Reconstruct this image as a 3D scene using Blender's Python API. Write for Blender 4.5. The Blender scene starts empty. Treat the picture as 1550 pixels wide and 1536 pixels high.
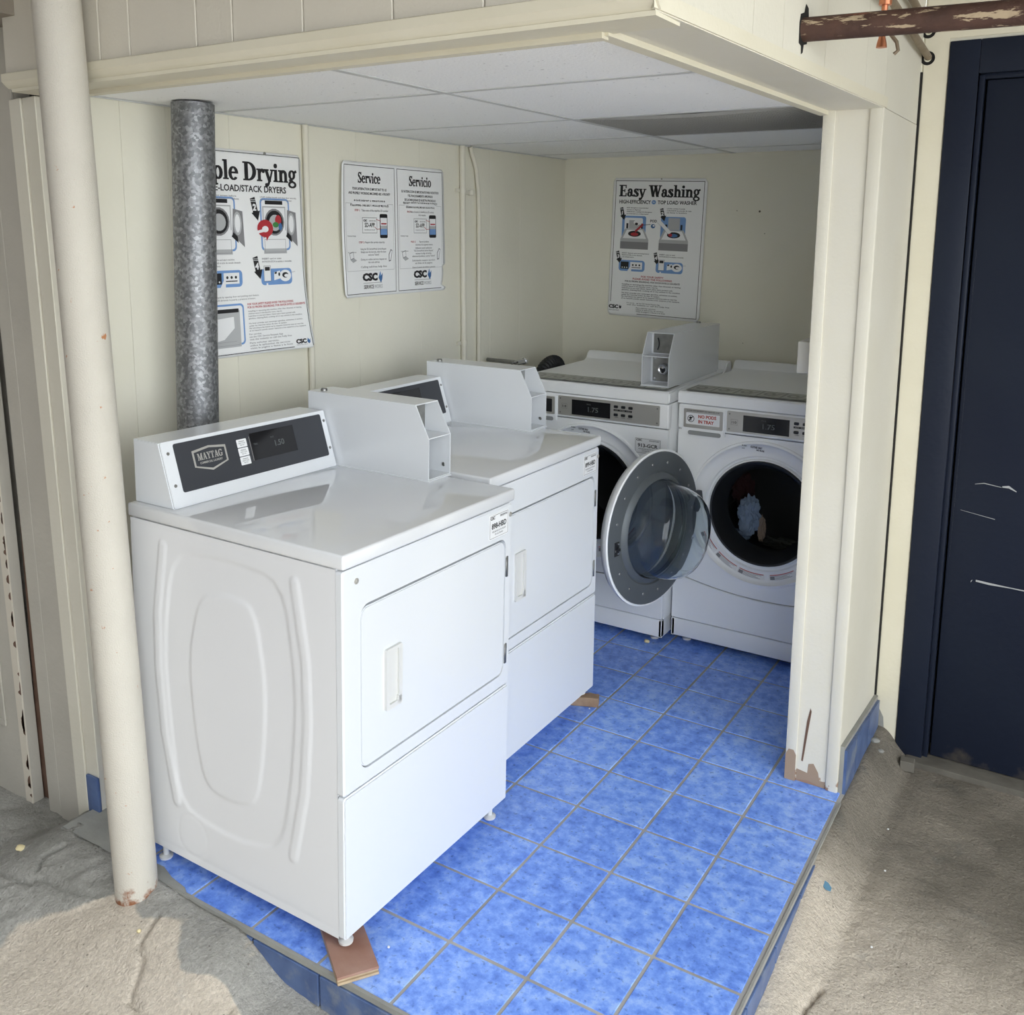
import bpy, bmesh, math, random
from mathutils import Vector, Matrix, noise
random.seed(7)
S = bpy.context.scene
COL = S.collection
PI = math.pi
# ------------------------------------------------------------------ camera
cd = bpy.data.cameras.new('camera'); cam = bpy.data.objects.new('camera', cd); COL.objects.link(cam)
F = 1448.446
cd.sensor_fit = 'HORIZONTAL'; cd.sensor_width = 36.0; cd.lens = F * 36.0 / 1550.0
cd.shift_x = 0.0; cd.shift_y = -(768.0 - 591.91) / 1550.0
cd.clip_start = 0.05; cd.clip_end = 200
_r = Vector((0.84831129, 0.52945733, 0.00654878)); _u = Vector((-0.09382723, 0.13813743, 0.98595867)); _f = Vector((-0.52111842, 0.83701433, -0.16686106))
M = Matrix.Identity(4)
for i in range(3):
    M[i][0] = _r[i]; M[i][1] = _u[i]; M[i][2] = -_f[i]
M.translation = Vector((0.54116774, -2.68888, 1.65201383))
cam.matrix_world = M
S.camera = cam
# ------------------------------------------------------------------ world, exposure
W = bpy.data.worlds.new('overcast_sky'); S.world = W; W.use_nodes = True
bgn = W.node_tree.nodes['Background']
bgn.inputs[0].default_value = (0.925, 0.97, 1.0, 1); bgn.inputs[1].default_value = 4.0
S.view_settings.view_transform = 'Standard'; S.view_settings.look = 'None'
S.view_settings.exposure = 0.22; S.view_settings.gamma = 1.0; S.view_settings.use_curve_mapping = False
S.cycles.max_bounces = 10; S.cycles.diffuse_bounces = 6; S.cycles.glossy_bounces = 5; S.cycles.transmission_bounces = 8

# ------------------------------------------------------------------ materials
def srgb(r, g, b):
    f = lambda c: (c/255)/12.92 if c/255 <= 0.04045 else ((c/255+0.055)/1.055)**2.4
    return (f(r), f(g), f(b), 1)
MATS = {}
def mat(name, col, rough=0.5, metal=0.0, col2=None, nscale=4.0, namt=0.5, bump=0.0, bscale=60.0, trans=0.0, ior=1.45, coat=0.0, emis=None, spec=0.5):
    if name in MATS: return MATS[name]
    m = bpy.data.materials.new(name); m.use_nodes = True; MATS[name] = m
    nt = m.node_tree; N = nt.nodes; L = nt.links; b = N['Principled BSDF']
    b.inputs['Base Color'].default_value = col; b.inputs['Roughness'].default_value = rough; b.inputs['Metallic'].default_value = metal
    b.inputs['IOR'].default_value = ior; b.inputs['Transmission Weight'].default_value = trans; b.inputs['Coat Weight'].default_value = coat
    b.inputs['Specular IOR Level'].default_value = spec
    tc = N.new('ShaderNodeTexCoord')
    if col2 is not None:
        nz = N.new('ShaderNodeTexNoise'); nz.inputs['Scale'].default_value = nscale; nz.inputs['Detail'].default_value = 5
        L.new(tc.outputs['Object'], nz.inputs['Vector'])
        cr = N.new('ShaderNodeValToRGB'); cr.color_ramp.elements[0].position = 0.5-0.5*namt; cr.color_ramp.elements[1].position = 0.5+0.5*namt
        cr.color_ramp.elements[0].color = col; cr.color_ramp.elements[1].color = col2
        L.new(nz.outputs['Fac'], cr.inputs[0]); L.new(cr.outputs[0], b.inputs['Base Color'])
    if bump > 0:
        n2 = N.new('ShaderNodeTexNoise'); n2.inputs['Scale'].default_value = bscale; n2.inputs['Detail'].default_value = 4
        L.new(tc.outputs['Object'], n2.inputs['Vector'])
        bp = N.new('ShaderNodeBump'); bp.inputs['Strength'].default_value = bump; bp.inputs['Distance'].default_value = 0.004
        L.new(n2.outputs['Fac'], bp.inputs['Height']); L.new(bp.outputs[0], b.inputs['Normal'])
    if emis is not None:
        b.inputs['Emission Color'].default_value = emis; b.inputs['Emission Strength'].default_value = 1.0
    return m

def layer(m, col, thr, scale=8.0, width=0.03, stretch=(1, 1, 1), zlo=None, zhi=None, detail=6, rough=None, offs=0.0):
    """adds a wear layer: col where noise > thr (optionally only where object z is between zlo and zhi)"""
    nt = m.node_tree; N = nt.nodes; L = nt.links; b = N['Principled BSDF']
    tc = N.new('ShaderNodeTexCoord'); mp = N.new('ShaderNodeMapping'); mp.inputs['Scale'].default_value = stretch; mp.inputs['Location'].default_value = (offs, offs*0.7, offs*1.3)
    L.new(tc.outputs['Object'], mp.inputs['Vector'])
    nz = N.new('ShaderNodeTexNoise'); nz.inputs['Scale'].default_value = scale; nz.inputs['Detail'].default_value = detail; nz.inputs['Roughness'].default_value = 0.62
    L.new(mp.outputs[0], nz.inputs['Vector'])
    mr = N.new('ShaderNodeMapRange'); mr.inputs['From Min'].default_value = thr; mr.inputs['From Max'].default_value = thr+width
    L.new(nz.outputs['Fac'], mr.inputs['Value'])
    fac = mr.outputs[0]
    if zlo is not None:
        sx = N.new('ShaderNodeSeparateXYZ'); L.new(tc.outputs['Object'], sx.inputs[0])
        mz = N.new('ShaderNodeMapRange'); mz.inputs['From Min'].default_value = zhi; mz.inputs['From Max'].default_value = zlo
        L.new(sx.outputs['Z'], mz.inputs['Value'])
        # threshold falls as z nears zlo
        ad = N.new('ShaderNodeMath'); ad.operation = 'MULTIPLY'; ad.inputs[1].default_value = 0.45; L.new(mz.outputs[0], ad.inputs[0])
        a2 = N.new('ShaderNodeMath'); a2.operation = 'ADD'; L.new(nz.outputs['Fac'], a2.inputs[0]); L.new(ad.outputs[0], a2.inputs[1])
        L.new(a2.outputs[0], mr.inputs['Value'])
    mx = N.new('ShaderNodeMix'); mx.data_type = 'RGBA'
    L.new(fac, mx.inputs[0])
    src = b.inputs['Base Color']
    if src.is_linked: L.new(src.links[0].from_socket, mx.inputs[6])
    else: mx.inputs[6].default_value = src.default_value
    mx.inputs[7].default_value = col
    L.new(mx.outputs[2], b.inputs['Base Color'])
    return m

ENAMEL = mat('white_enamel', (0.70, 0.725, 0.755, 1), 0.2, bump=0.02, bscale=120, coat=0.3)
ENAMEL_SIDE = mat('white_enamel_side', (0.72, 0.73, 0.75, 1), 0.3, bump=0.02, bscale=150)
WASH_W = mat('washer_enamel', (0.86, 0.875, 0.885, 1), 0.3)
ENAMEL_TOP = mat('glossy_white_enamel', (0.70, 0.715, 0.735, 1), 0.06, coat=0.6, spec=0.8)
HANDLE_W = mat('ivory_plastic', (0.64, 0.645, 0.63, 1), 0.35)
CREAM = mat('cream_paint', (0.65, 0.625, 0.53, 1), 0.55, col2=(0.70, 0.675, 0.58, 1), nscale=3, bump=0.25, bscale=90)
layer(CREAM, (0.42, 0.36, 0.26, 1), 0.735, scale=22, width=0.04)
CREAM_IN = mat('cream_wall_paint', (0.71, 0.69, 0.58, 1), 0.5, col2=(0.77, 0.75, 0.645, 1), nscale=2.2, bump=0.2, bscale=70)
layer(CREAM_IN, (0.52, 0.49, 0.38, 1), 0.68, scale=2.3, width=0.25)
SIDING = mat('siding_paint', (0.60, 0.565, 0.485, 1), 0.6, col2=(0.66, 0.625, 0.54, 1), nscale=3, bump=0.3, bscale=140)
TRIM = mat('trim_paint', (0.66, 0.62, 0.49, 1), 0.5, col2=(0.70, 0.665, 0.545, 1), nscale=5, bump=0.2, bscale=80)
JAMB = mat('jamb_paint', (0.66, 0.63, 0.53, 1), 0.5, col2=(0.70, 0.675, 0.59, 1), nscale=4, bump=0.2, bscale=80)
layer(JAMB, (0.32, 0.20, 0.13, 1), 0.80, scale=9, width=0.02, zlo=-0.05, zhi=0.16)
layer(JAMB, (0.33, 0.29, 0.22, 1), 0.745, scale=30, width=0.03, stretch=(1, 1, 0.4))
GREYBOARD = mat('grey_board_paint', (0.42, 0.40, 0.35, 1), 0.6, col2=(0.50, 0.475, 0.415, 1), nscale=4, bump=0.3, bscale=60)
layer(GREYBOARD, (0.25, 0.20, 0.15, 1), 0.88, scale=14, width=0.08, zlo=-0.1, zhi=0.12)
OUTCEIL = mat('dark_soffit', (0.34, 0.30, 0.25, 1), 0.8, col2=(0.24, 0.21, 0.17, 1), nscale=5)
DARKGAP = mat('dark_gap', (0.012, 0.011, 0.01, 1), 0.9)
BROWNWOOD = mat('bare_brown_wood', (0.10, 0.055, 0.035, 1), 0.8, col2=(0.17, 0.10, 0.07, 1), nscale=20)
BLACK = mat('black_plastic', (0.012, 0.013, 0.016, 1), 0.4)
CHAR = mat('charcoal_fascia', (0.035, 0.038, 0.046, 1), 0.45, bump=0.1, bscale=400)
DISPLAY = mat('dark_display', (0.008, 0.008, 0.01, 1), 0.12)
DIGIT = mat('dim_digits', (0.09, 0.10, 0.10, 1), 0.4)
SILVER = mat('brushed_silver', (0.52, 0.51, 0.48, 1), 0.38, 0.55)
CHROME = mat('chrome', (0.62, 0.63, 0.65, 1), 0.18, 1.0)
STEEL = mat('dull_steel', (0.36, 0.36, 0.35, 1), 0.4, 0.9, col2=(0.22, 0.22, 0.21, 1), nscale=30)
RINGGREY = mat('grey_door_ring', (0.12, 0.135, 0.145, 1), 0.45, 0.3)
GASKET = mat('black_rubber', (0.008, 0.009, 0.011, 1), 0.5)
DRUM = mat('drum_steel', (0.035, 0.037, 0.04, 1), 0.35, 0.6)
GLASS = mat('clear_glass', (0.92, 0.97, 0.98, 1), 0.02, trans=1.0, ior=1.3)
PAPER = mat('poster_paper', (0.80, 0.81, 0.81, 1), 0.45)
INK = mat('black_ink', (0.012, 0.012, 0.014, 1), 0.5)
GREYINK = mat('grey_ink', (0.22, 0.22, 0.23, 1), 0.5)
LIGHTINK = mat('light_grey_ink', (0.42, 0.43, 0.44, 1), 0.5)
BLUEINK = mat('blue_ink', (0.16, 0.30, 0.58, 1), 0.5)
DBLUEINK = mat('deep_blue_ink', (0.05, 0.14, 0.32, 1), 0.5)
REDINK = mat('red_ink', (0.40, 0.03, 0.04, 1), 0.5)
GREENINK = mat('green_ink', (0.05, 0.22, 0.06, 1), 0.5)
STICKER = mat('white_sticker', (0.78, 0.79, 0.80, 1), 0.35)
REDTXT = mat('sticker_red', (0.45, 0.10, 0.08, 1), 0.5)
COPPER = mat('copper', (0.60, 0.24, 0.13, 1), 0.35, 0.9)
OLDPIPE = mat('old_painted_pipe', (0.20, 0.15, 0.10, 1), 0.6, 0.2, col2=(0.30, 0.25, 0.18, 1), nscale=14, bump=0.3)
layer(OLDPIPE, (0.5, 0.47, 0.38, 1), 0.62, scale=20, width=0.05)
RUSTPIPE = mat('rusty_pipe', (0.045, 0.022, 0.016, 1), 0.7, 0.0, col2=(0.09, 0.045, 0.032, 1), nscale=18, bump=0.8, bscale=60)
layer(RUSTPIPE, (0.42, 0.33, 0.22, 1), 0.575, scale=55, width=0.03, stretch=(0.22, 1, 1))
layer(RUSTPIPE, (0.22, 0.09, 0.055, 1), 0.62, scale=26, width=0.06, stretch=(0.4, 1, 1), offs=5)
PILLAR = mat('cream_pillar_paint', (0.54, 0.51, 0.45, 1), 0.55, col2=(0.59, 0.56, 0.49, 1), nscale=5, bump=0.5, bscale=300)
layer(PILLAR, (0.45, 0.20, 0.09, 1), 0.675, scale=34, width=0.03)
layer(PILLAR, (0.25, 0.10, 0.045, 1), 0.74, scale=30, width=0.14, zlo=0.055, zhi=0.16)
PLY = mat('plywood_red', (0.26, 0.12, 0.08, 1), 0.65, col2=(0.36, 0.22, 0.17, 1), nscale=14, bump=0.3)
PLYEDGE = mat('plywood_edge', (0.50, 0.40, 0.27, 1), 0.75, col2=(0.36, 0.26, 0.16, 1), nscale=30)
BLOCKW = mat('old_block_wood', (0.36, 0.25, 0.16, 1), 0.8, col2=(0.22, 0.14, 0.09, 1), nscale=22)
layer(BLOCKW, (0.06, 0.035, 0.025, 1), 0.64, scale=40, width=0.03)
GROUT = mat('grey_grout', (0.44, 0.43, 0.41, 1), 0.9, col2=(0.27, 0.265, 0.25, 1), nscale=7)
BUFFGREY = mat('mortar', (0.33, 0.33, 0.30, 1), 0.95, col2=(0.25, 0.25, 0.235, 1), nscale=12, bump=0.6, bscale=50)
NAVY = mat('navy_door_paint', (0.010, 0.014, 0.028, 1), 0.42, col2=(0.014, 0.019, 0.033, 1), nscale=3, bump=0.25, bscale=50, spec=0.22)
layer(NAVY, (0.10, 0.085, 0.065, 1), 0.86, scale=7, width=0.25, zlo=-0.1, zhi=0.12)
layer(NAVY, (0.45, 0.47, 0.5, 1), 0.78, scale=35, width=0.02)
SCRATCH = mat('bare_scratch', (0.36, 0.37, 0.38, 1), 0.7)
PEEL = mat('peeled_paint', (0.62, 0.58, 0.50, 1), 0.7, col2=(0.60, 0.55, 0.46, 1), nscale=20)
BRASS = mat('dull_brass', (0.22, 0.17, 0.10, 1), 0.5, 0.7)
CEILT = mat('ceiling_tile', (0.91, 0.92, 0.92, 1), 0.85, bump=0.8, bscale=160)
layer(CEILT, (0.50, 0.50, 0.50, 1), 0.70, scale=70, width=0.05, detail=2)
TBAR = mat('ceiling_bar', (0.55, 0.56, 0.56, 1), 0.5)
GRILLE = mat('dark_grille', (0.30, 0.30, 0.285, 1), 0.5)
WHITEBOX = mat('box_white', (0.58, 0.57, 0.52, 1), 0.5)
BANDGREY = mat('instruction_band', (0.30, 0.305, 0.28, 1), 0.5)
BANDINK = mat('instruction_band_art', (0.50, 0.51, 0.48, 1), 0.5)
YEL = mat('pale_yellow', (0.72, 0.62, 0.36, 1), 0.6)
PLASTICBLUE = mat('torn_blue_plastic', (0.12, 0.28, 0.42, 1), 0.3)
CLOTHBLUE = mat('blue_grey_cloth', (0.13, 0.18, 0.26, 1), 0.9, col2=(0.22, 0.29, 0.39, 1), nscale=12)
CLOTHRED = mat('dark_red_cloth', (0.03, 0.008, 0.010, 1), 0.9)
CLOTHTAN = mat('tan_cloth', (0.22, 0.17, 0.13, 1), 0.9)
CLOTHGREY = mat('dark_grey_cloth', (0.05, 0.055, 0.05, 1), 0.9)
CLOTHWHITE = mat('pale_cloth', (0.5, 0.5, 0.5, 1), 0.9)

def galv():
    m = mat('galvanised_steel', (0.2, 0.2, 0.21, 1), 0.5, 0.75)
    nt = m.node_tree; N = nt.nodes; L = nt.links; b = N['Principled BSDF']
    tc = N.new('ShaderNodeTexCoord'); v = N.new('ShaderNodeTexVoronoi'); v.inputs['Scale'].default_value = 130
    nz = N.new('ShaderNodeTexNoise'); nz.inputs['Scale'].default_value = 60; nz.inputs['Detail'].default_value = 3
    L.new(tc.outputs['Object'], v.inputs['Vector']); L.new(tc.outputs['Object'], nz.inputs['Vector'])
    ad = N.new('ShaderNodeMath'); ad.operation = 'MULTIPLY'
    sx = N.new('ShaderNodeSeparateXYZ'); L.new(v.outputs['Color'], sx.inputs[0])
    L.new(sx.outputs['X'], ad.inputs[0]); L.new(nz.outputs['Fac'], ad.inputs[1])
    cr = N.new('ShaderNodeValToRGB'); cr.color_ramp.elements[0].position = 0.12; cr.color_ramp.elements[1].position = 0.55
    cr.color_ramp.elements[0].color = (0.17, 0.175, 0.185, 1); cr.color_ramp.elements[1].color = (0.36, 0.37, 0.385, 1)
    L.new(ad.outputs[0], cr.inputs[0]); L.new(cr.outputs[0], b.inputs['Base Color'])
    return m
GALV = galv()

def tilemat():
    m = mat('blue_tile', (0.05, 0.12, 0.6, 1), 0.32)
    nt = m.node_tree; N = nt.nodes; L = nt.links; b = N['Principled BSDF']
    g = N.new('ShaderNodeNewGeometry'); oi = N.new('ShaderNodeObjectInfo')
    nz = N.new('ShaderNodeTexNoise'); nz.inputs['Scale'].default_value = 24; nz.inputs['Detail'].default_value = 10; nz.inputs['Roughness'].default_value = 0.72
    L.new(g.outputs['Position'], nz.inputs['Vector'])
    cr = N.new('ShaderNodeValToRGB'); e = cr.color_ramp.elements
    e[0].position = 0.34; e[0].color = (0.085, 0.18, 0.62, 1); e[1].position = 0.66; e[1].color = (0.33, 0.50, 0.92, 1)
    k = e.new(0.47); k.color = (0.14, 0.28, 0.80, 1)
    k = e.new(0.55); k.color = (0.20, 0.36, 0.88, 1)
    ad = N.new('ShaderNodeMath'); ad.operation = 'MULTIPLY_ADD'; ad.inputs[1].default_value = 0.07; L.new(oi.outputs['Random'], ad.inputs[0]); L.new(nz.outputs['Fac'], ad.inputs[2])
    L.new(ad.outputs[0], cr.inputs[0])
    # small dark flecks, denser in patches
    v = N.new('ShaderNodeTexNoise'); v.inputs['Scale'].default_value = 75; v.inputs['Detail'].default_value = 3; L.new(g.outputs['Position'], v.inputs['Vector'])
    mr = N.new('ShaderNodeMapRange'); mr.inputs['From Min'].default_value = 0.60; mr.inputs['From Max'].default_value = 0.70; L.new(v.outputs['Fac'], mr.inputs['Value'])
    ml = N.new('ShaderNodeMath'); ml.operation = 'MULTIPLY'; ml.inputs[1].default_value = 0.5; L.new(mr.outputs[0], ml.inputs[0])
    mx = N.new('ShaderNodeMix'); mx.data_type = 'RGBA'; L.new(ml.outputs[0], mx.inputs[0]); L.new(cr.outputs[0], mx.inputs[6]); mx.inputs[7].default_value = (0.03, 0.07, 0.30, 1)
    L.new(mx.outputs[2], b.inputs['Base Color'])
    bp = N.new('ShaderNodeBump'); bp.inputs['Strength'].default_value = 0.15; bp.inputs['Distance'].default_value = 0.002
    L.new(nz.outputs['Fac'], bp.inputs['Height']); L.new(bp.outputs[0], b.inputs['Normal'])
    return m
TILE = tilemat()
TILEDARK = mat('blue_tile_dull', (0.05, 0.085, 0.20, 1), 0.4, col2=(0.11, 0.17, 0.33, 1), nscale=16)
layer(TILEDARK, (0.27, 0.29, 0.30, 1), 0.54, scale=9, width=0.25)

def concrete():
    m = mat('worn_concrete', (0.4, 0.37, 0.32, 1), 0.95)
    nt = m.node_tree; N = nt.nodes; L = nt.links; b = N['Principled BSDF']
    g = N.new('ShaderNodeNewGeometry')
    def nzz(s, d=5, r=0.55):
        n = N.new('ShaderNodeTexNoise'); n.inputs['Scale'].default_value = s; n.inputs['Detail'].default_value = d; n.inputs['Roughness'].default_value = r
        L.new(g.outputs['Position'], n.inputs['Vector']); return n
    def ramp(src, stops):
        c = N.new('ShaderNodeValToRGB'); e = c.color_ramp.elements
        e[0].position, e[0].color = stops[0]; e[1].position, e[1].color = stops[-1]
        for s in stops[1:-1]:
            k = e.new(s[0]); k.color = s[1]
        L.new(src, c.inputs[0]); return c
    def mix(fac, a, bb):
        x = N.new('ShaderNodeMix'); x.data_type = 'RGBA'
        L.new(fac, x.inputs[0])
        if isinstance(a, tuple): x.inputs[6].default_value = a
        else: L.new(a, x.inputs[6])
        if isinstance(bb, tuple): x.inputs[7].default_value = bb
        else: L.new(bb, x.inputs[7])
        return x.outputs[2]
    def mth(op, a, bb=None, c=None, clamp=False):
        x = N.new('ShaderNodeMath'); x.operation = op; x.use_clamp = clamp
        for i, q in enumerate((a, bb, c)):
            if q is None: continue
            if isinstance(q, (int, float)): x.inputs[i].default_value = q
            else: L.new(q, x.inputs[i])
        return x.outputs[0]
    fine = nzz(120, 3); mid = nzz(6, 6, 0.6); big = nzz(2.2, 5)
    tan = ramp(mid.outputs['Fac'], [(0.3, (0.50, 0.44, 0.36, 1)), (0.7, (0.62, 0.55, 0.46, 1))]).outputs[0]
    grey = ramp(mid.outputs['Fac'], [(0.3, (0.25, 0.245, 0.22, 1)), (0.7, (0.40, 0.39, 0.36, 1))]).outputs[0]
    at = N.new('ShaderNodeAttribute'); at.attribute_name = 'patch'; at.attribute_type = 'GEOMETRY'
    sx = N.new('ShaderNodeSeparateColor'); L.new(at.outputs['Color'], sx.inputs[0])
    wob = mth('MULTIPLY_ADD', mth('SUBTRACT', mid.outputs['Fac'], 0.5), 1.2, sx.outputs[0])
    fp = N.new('ShaderNodeMapRange'); fp.inputs['From Min'].default_value = 0.42; fp.inputs['From Max'].default_value = 0.56; L.new(wob, fp.inputs['Value'])
    base = mix(fp.outputs[0], tan, grey)
    # oily dark grime plus painted-in shade towards the door
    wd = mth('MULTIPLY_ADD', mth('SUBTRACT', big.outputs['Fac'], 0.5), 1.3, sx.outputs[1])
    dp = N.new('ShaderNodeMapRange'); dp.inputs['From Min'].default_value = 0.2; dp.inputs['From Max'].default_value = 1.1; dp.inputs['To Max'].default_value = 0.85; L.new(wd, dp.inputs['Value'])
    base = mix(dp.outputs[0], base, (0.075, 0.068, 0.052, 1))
    # dark aggregate specks
    v = N.new('ShaderNodeTexVoronoi'); v.inputs['Scale'].default_value = 62; L.new(g.outputs['Position'], v.inputs['Vector'])
    sp = N.new('ShaderNodeSeparateColor'); L.new(v.outputs['Color'], sp.inputs[0])
    rad = mth('MULTIPLY', mth('SUBTRACT', sp.outputs[0], 0.70, clamp=True), 0.75)
    dd = mth('SUBTRACT', rad, v.outputs['Distance'])
    ds = N.new('ShaderNodeMapRange'); ds.inputs['From Min'].default_value = 0.0; ds.inputs['From Max'].default_value = 0.08; ds.inputs['To Max'].default_value = 0.65; L.new(dd, ds.inputs['Value'])
    base = mix(ds.outputs[0], base, (0.10, 0.085, 0.07, 1))
    fr = N.new('ShaderNodeMapRange'); fr.inputs['From Min'].default_value = 0.3; fr.inputs['From Max'].default_value = 0.7; fr.inputs['To Min'].default_value = 0.85; fr.inputs['To Max'].default_value = 1.12; L.new(fine.outputs['Fac'], fr.inputs['Value'])
    vm = N.new('ShaderNodeVectorMath'); vm.operation = 'SCALE'; L.new(base, vm.inputs[0]); L.new(fr.outputs[0], vm.inputs['Scale'])
    L.new(vm.outputs[0], b.inputs['Base Color'])
    bp = N.new('ShaderNodeBump'); bp.inputs['Strength'].default_value = 0.8; bp.inputs['Distance'].default_value = 0.011
    h = mth('ADD', nzz(110, 4, 0.7).outputs['Fac'], mth('MULTIPLY', nzz(25, 4).outputs['Fac'], 1.2))
    L.new(h, bp.inputs['Height']); L.new(bp.outputs[0], b.inputs['Normal'])
    return m
CONC = concrete()

# ------------------------------------------------------------------ mesh helpers
class MB:
    def __init__(s): s.v = []; s.f = []; s.sm = []
    def add(s, vs, fs, smooth=False):
        o = len(s.v); s.v += [tuple(p) for p in vs]; s.f += [tuple(i+o for i in f) for f in fs]; s.sm += [smooth]*len(fs); return s
    def box(s, x0, x1, y0, y1, z0, z1, bev=0.0, seg=2, T=None, smooth=None):
        bm = bmesh.new(); bmesh.ops.create_cube(bm, size=1)
        for v in bm.verts: v.co = Vector(((x0+x1)/2+v.co.x*(x1-x0), (y0+y1)/2+v.co.y*(y1-y0), (z0+z1)/2+v.co.z*(z1-z0)))
        if bev > 0: bmesh.ops.bevel(bm, geom=bm.edges[:], offset=bev, segments=seg, affect='EDGES', profile=0.5)
        return s.bm(bm, T, bev > 0 and seg > 1 if smooth is None else smooth)
    def bm(s, bm, T=None, smooth=False):
        bm.verts.ensure_lookup_table(); bm.verts.index_update()
        vs = [(T @ v.co if T else v.co.copy()) for v in bm.verts]; fs = [[v.index for v in f.verts] for f in bm.faces]
        bm.free(); return s.add(vs, fs, smooth)
    def tube(s, pts, r, seg=12, caps=True):
        pts = [Vector(p) for p in pts]; n = len(pts); rs = r if isinstance(r, (list, tuple)) else [r]*n
        vs = []; fs = []; ref = None
        for i, p in enumerate(pts):
            t = (pts[min(i+1, n-1)]-pts[max(i-1, 0)]).normalized()
            if ref is None: ref = Vector((0, 0, 1)) if abs(t.z) < 0.9 else Vector((1, 0, 0))
            a = (ref-t*ref.dot(t)).normalized(); ref = a; b = t.cross(a)
            for k in range(seg):
                q = 2*PI*k/seg; vs.append(p+(a*math.cos(q)+b*math.sin(q))*rs[i])
        for i in range(n-1):
            for k in range(seg):
                k2 = (k+1) % seg; fs.append((i*seg+k, i*seg+k2, (i+1)*seg+k2, (i+1)*seg+k))
        s.add(vs, fs, True)
        if caps:
            o = vs[:seg]; e = vs[-seg:]
            s.add(o, [tuple(range(seg))[::-1]]); s.add(e, [tuple(range(seg))])
        return s
    def lathe(s, prof, T=None, seg=48, smooth=True, a0=0.0, a1=2*PI):
        """prof: (radius, height) pairs round local z"""
        full = abs(a1-a0-2*PI) < 1e-6; ns = seg if full else seg+1
        vs = []; fs = []
        for (r, h) in prof:
            for k in range(ns):
                q = a0+(a1-a0)*k/seg; p = Vector((r*math.cos(q), r*math.sin(q), h)); vs.append(T @ p if T else p)
        for i in range(len(prof)-1):
            for k in range(ns if full else ns-1):
                k2 = (k+1) % ns; fs.append((i*ns+k, i*ns+k2, (i+1)*ns+k2, (i+1)*ns+k))
        return s.add(vs, fs, smooth)
    def prism(s, poly, Tm, d0, d1, bev=0.0):
        """poly in (u,v), Tm maps (u,v,n) to object space"""
        bm = bmesh.new(); vs = [bm.verts.new((p[0], p[1], d0)) for p in poly]
        f = bm.faces.new(vs); r = bmesh.ops.extrude_face_region(bm, geom=[f])
        for v in r['geom']:
            if isinstance(v, bmesh.types.BMVert): v.co.z = d1
        bmesh.ops.recalc_face_normals(bm, faces=bm.faces[:])
        if bev > 0:
            es = [e for e in bm.edges if abs(e.verts[0].co.z-d1) < 1e-7 and abs(e.verts[1].co.z-d1) < 1e-7]
            bmesh.ops.bevel(bm, geom=es, offset=bev, segments=2, affect='EDGES')
        return s.bm(bm, Tm, False)
    def build(s, name, m, parent=None, kind=None, label=None, autosmooth=True):
        me = bpy.data.meshes.new(name); me.from_pydata(s.v, [], s.f); me.validate()
        if len(me.polygons) == len(s.sm): me.polygons.foreach_set('use_smooth', s.sm)
        if isinstance(m, (list, tuple)):
            for q in m: me.materials.append(q)
        else: me.materials.append(m)
        bm = bmesh.new(); bm.from_mesh(me); bmesh.ops.remove_doubles(bm, verts=bm.verts[:], dist=1e-6)
        bmesh.ops.recalc_face_normals(bm, faces=bm.faces[:])
        for e in bm.edges:
            if len(e.link_faces) == 2 and e.calc_face_angle(0) > 0.6: e.smooth = False
        bm.to_mesh(me); bm.free()
        o = bpy.data.objects.new(name, me); COL.objects.link(o)
        if parent: o.parent = parent
        if kind: o['kind'] = kind
        if label: o['label'] = label
        return o

def thing(name, label, cat, loc=(0, 0, 0), rot=(0, 0, 0), group=None):
    o = bpy.data.objects.new(name, None); COL.objects.link(o); o.location = loc; o.rotation_euler = rot
    o.empty_display_size = 0.1; o['label'] = label; o['category'] = cat
    if group: o['group'] = group
    return o
def tag(o, label, cat, group=None):
    o['label'] = label; o['category'] = cat
    if group: o['group'] = group
    return o
def dup_tree(root, name, loc, rot, label, skip=()):
    def cp(o, par):
        c = o.copy(); COL.objects.link(c); c.parent = par
        for ch in list(o.children):
            if ch.name.split('.')[0] not in skip: cp(ch, c)
        return c
    r = cp(root, None); r.name = name; r.location = loc; r.rotation_euler = rot; r['label'] = label
    return r
def frame(O, U, V):
    U = Vector(U).normalized(); V = Vector(V).normalized(); Nn = U.cross(V)
    m = Matrix.Identity(4)
    for i in range(3): m[i][0] = U[i]; m[i][1] = V[i]; m[i][2] = Nn[i]
    m.translation = Vector(O); return m
def rrect(u0, v0, u1, v1, r, seg=5):
    out = []
    for cx, cy, a in ((u1-r, v1-r, 0), (u0+r, v1-r, PI/2), (u0+r, v0+r, PI), (u1-r, v0+r, 1.5*PI)):
        for k in range(seg+1):
            q = a+PI/2*k/seg; out.append((cx+r*math.cos(q), cy+r*math.sin(q)))
    return out
def circ(cx, cy, r, n=16, ry=None):
    ry = r if ry is None else ry
    return [(cx+r*math.cos(2*PI*k/n), cy+ry*math.sin(2*PI*k/n)) for k in range(n)]

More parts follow.
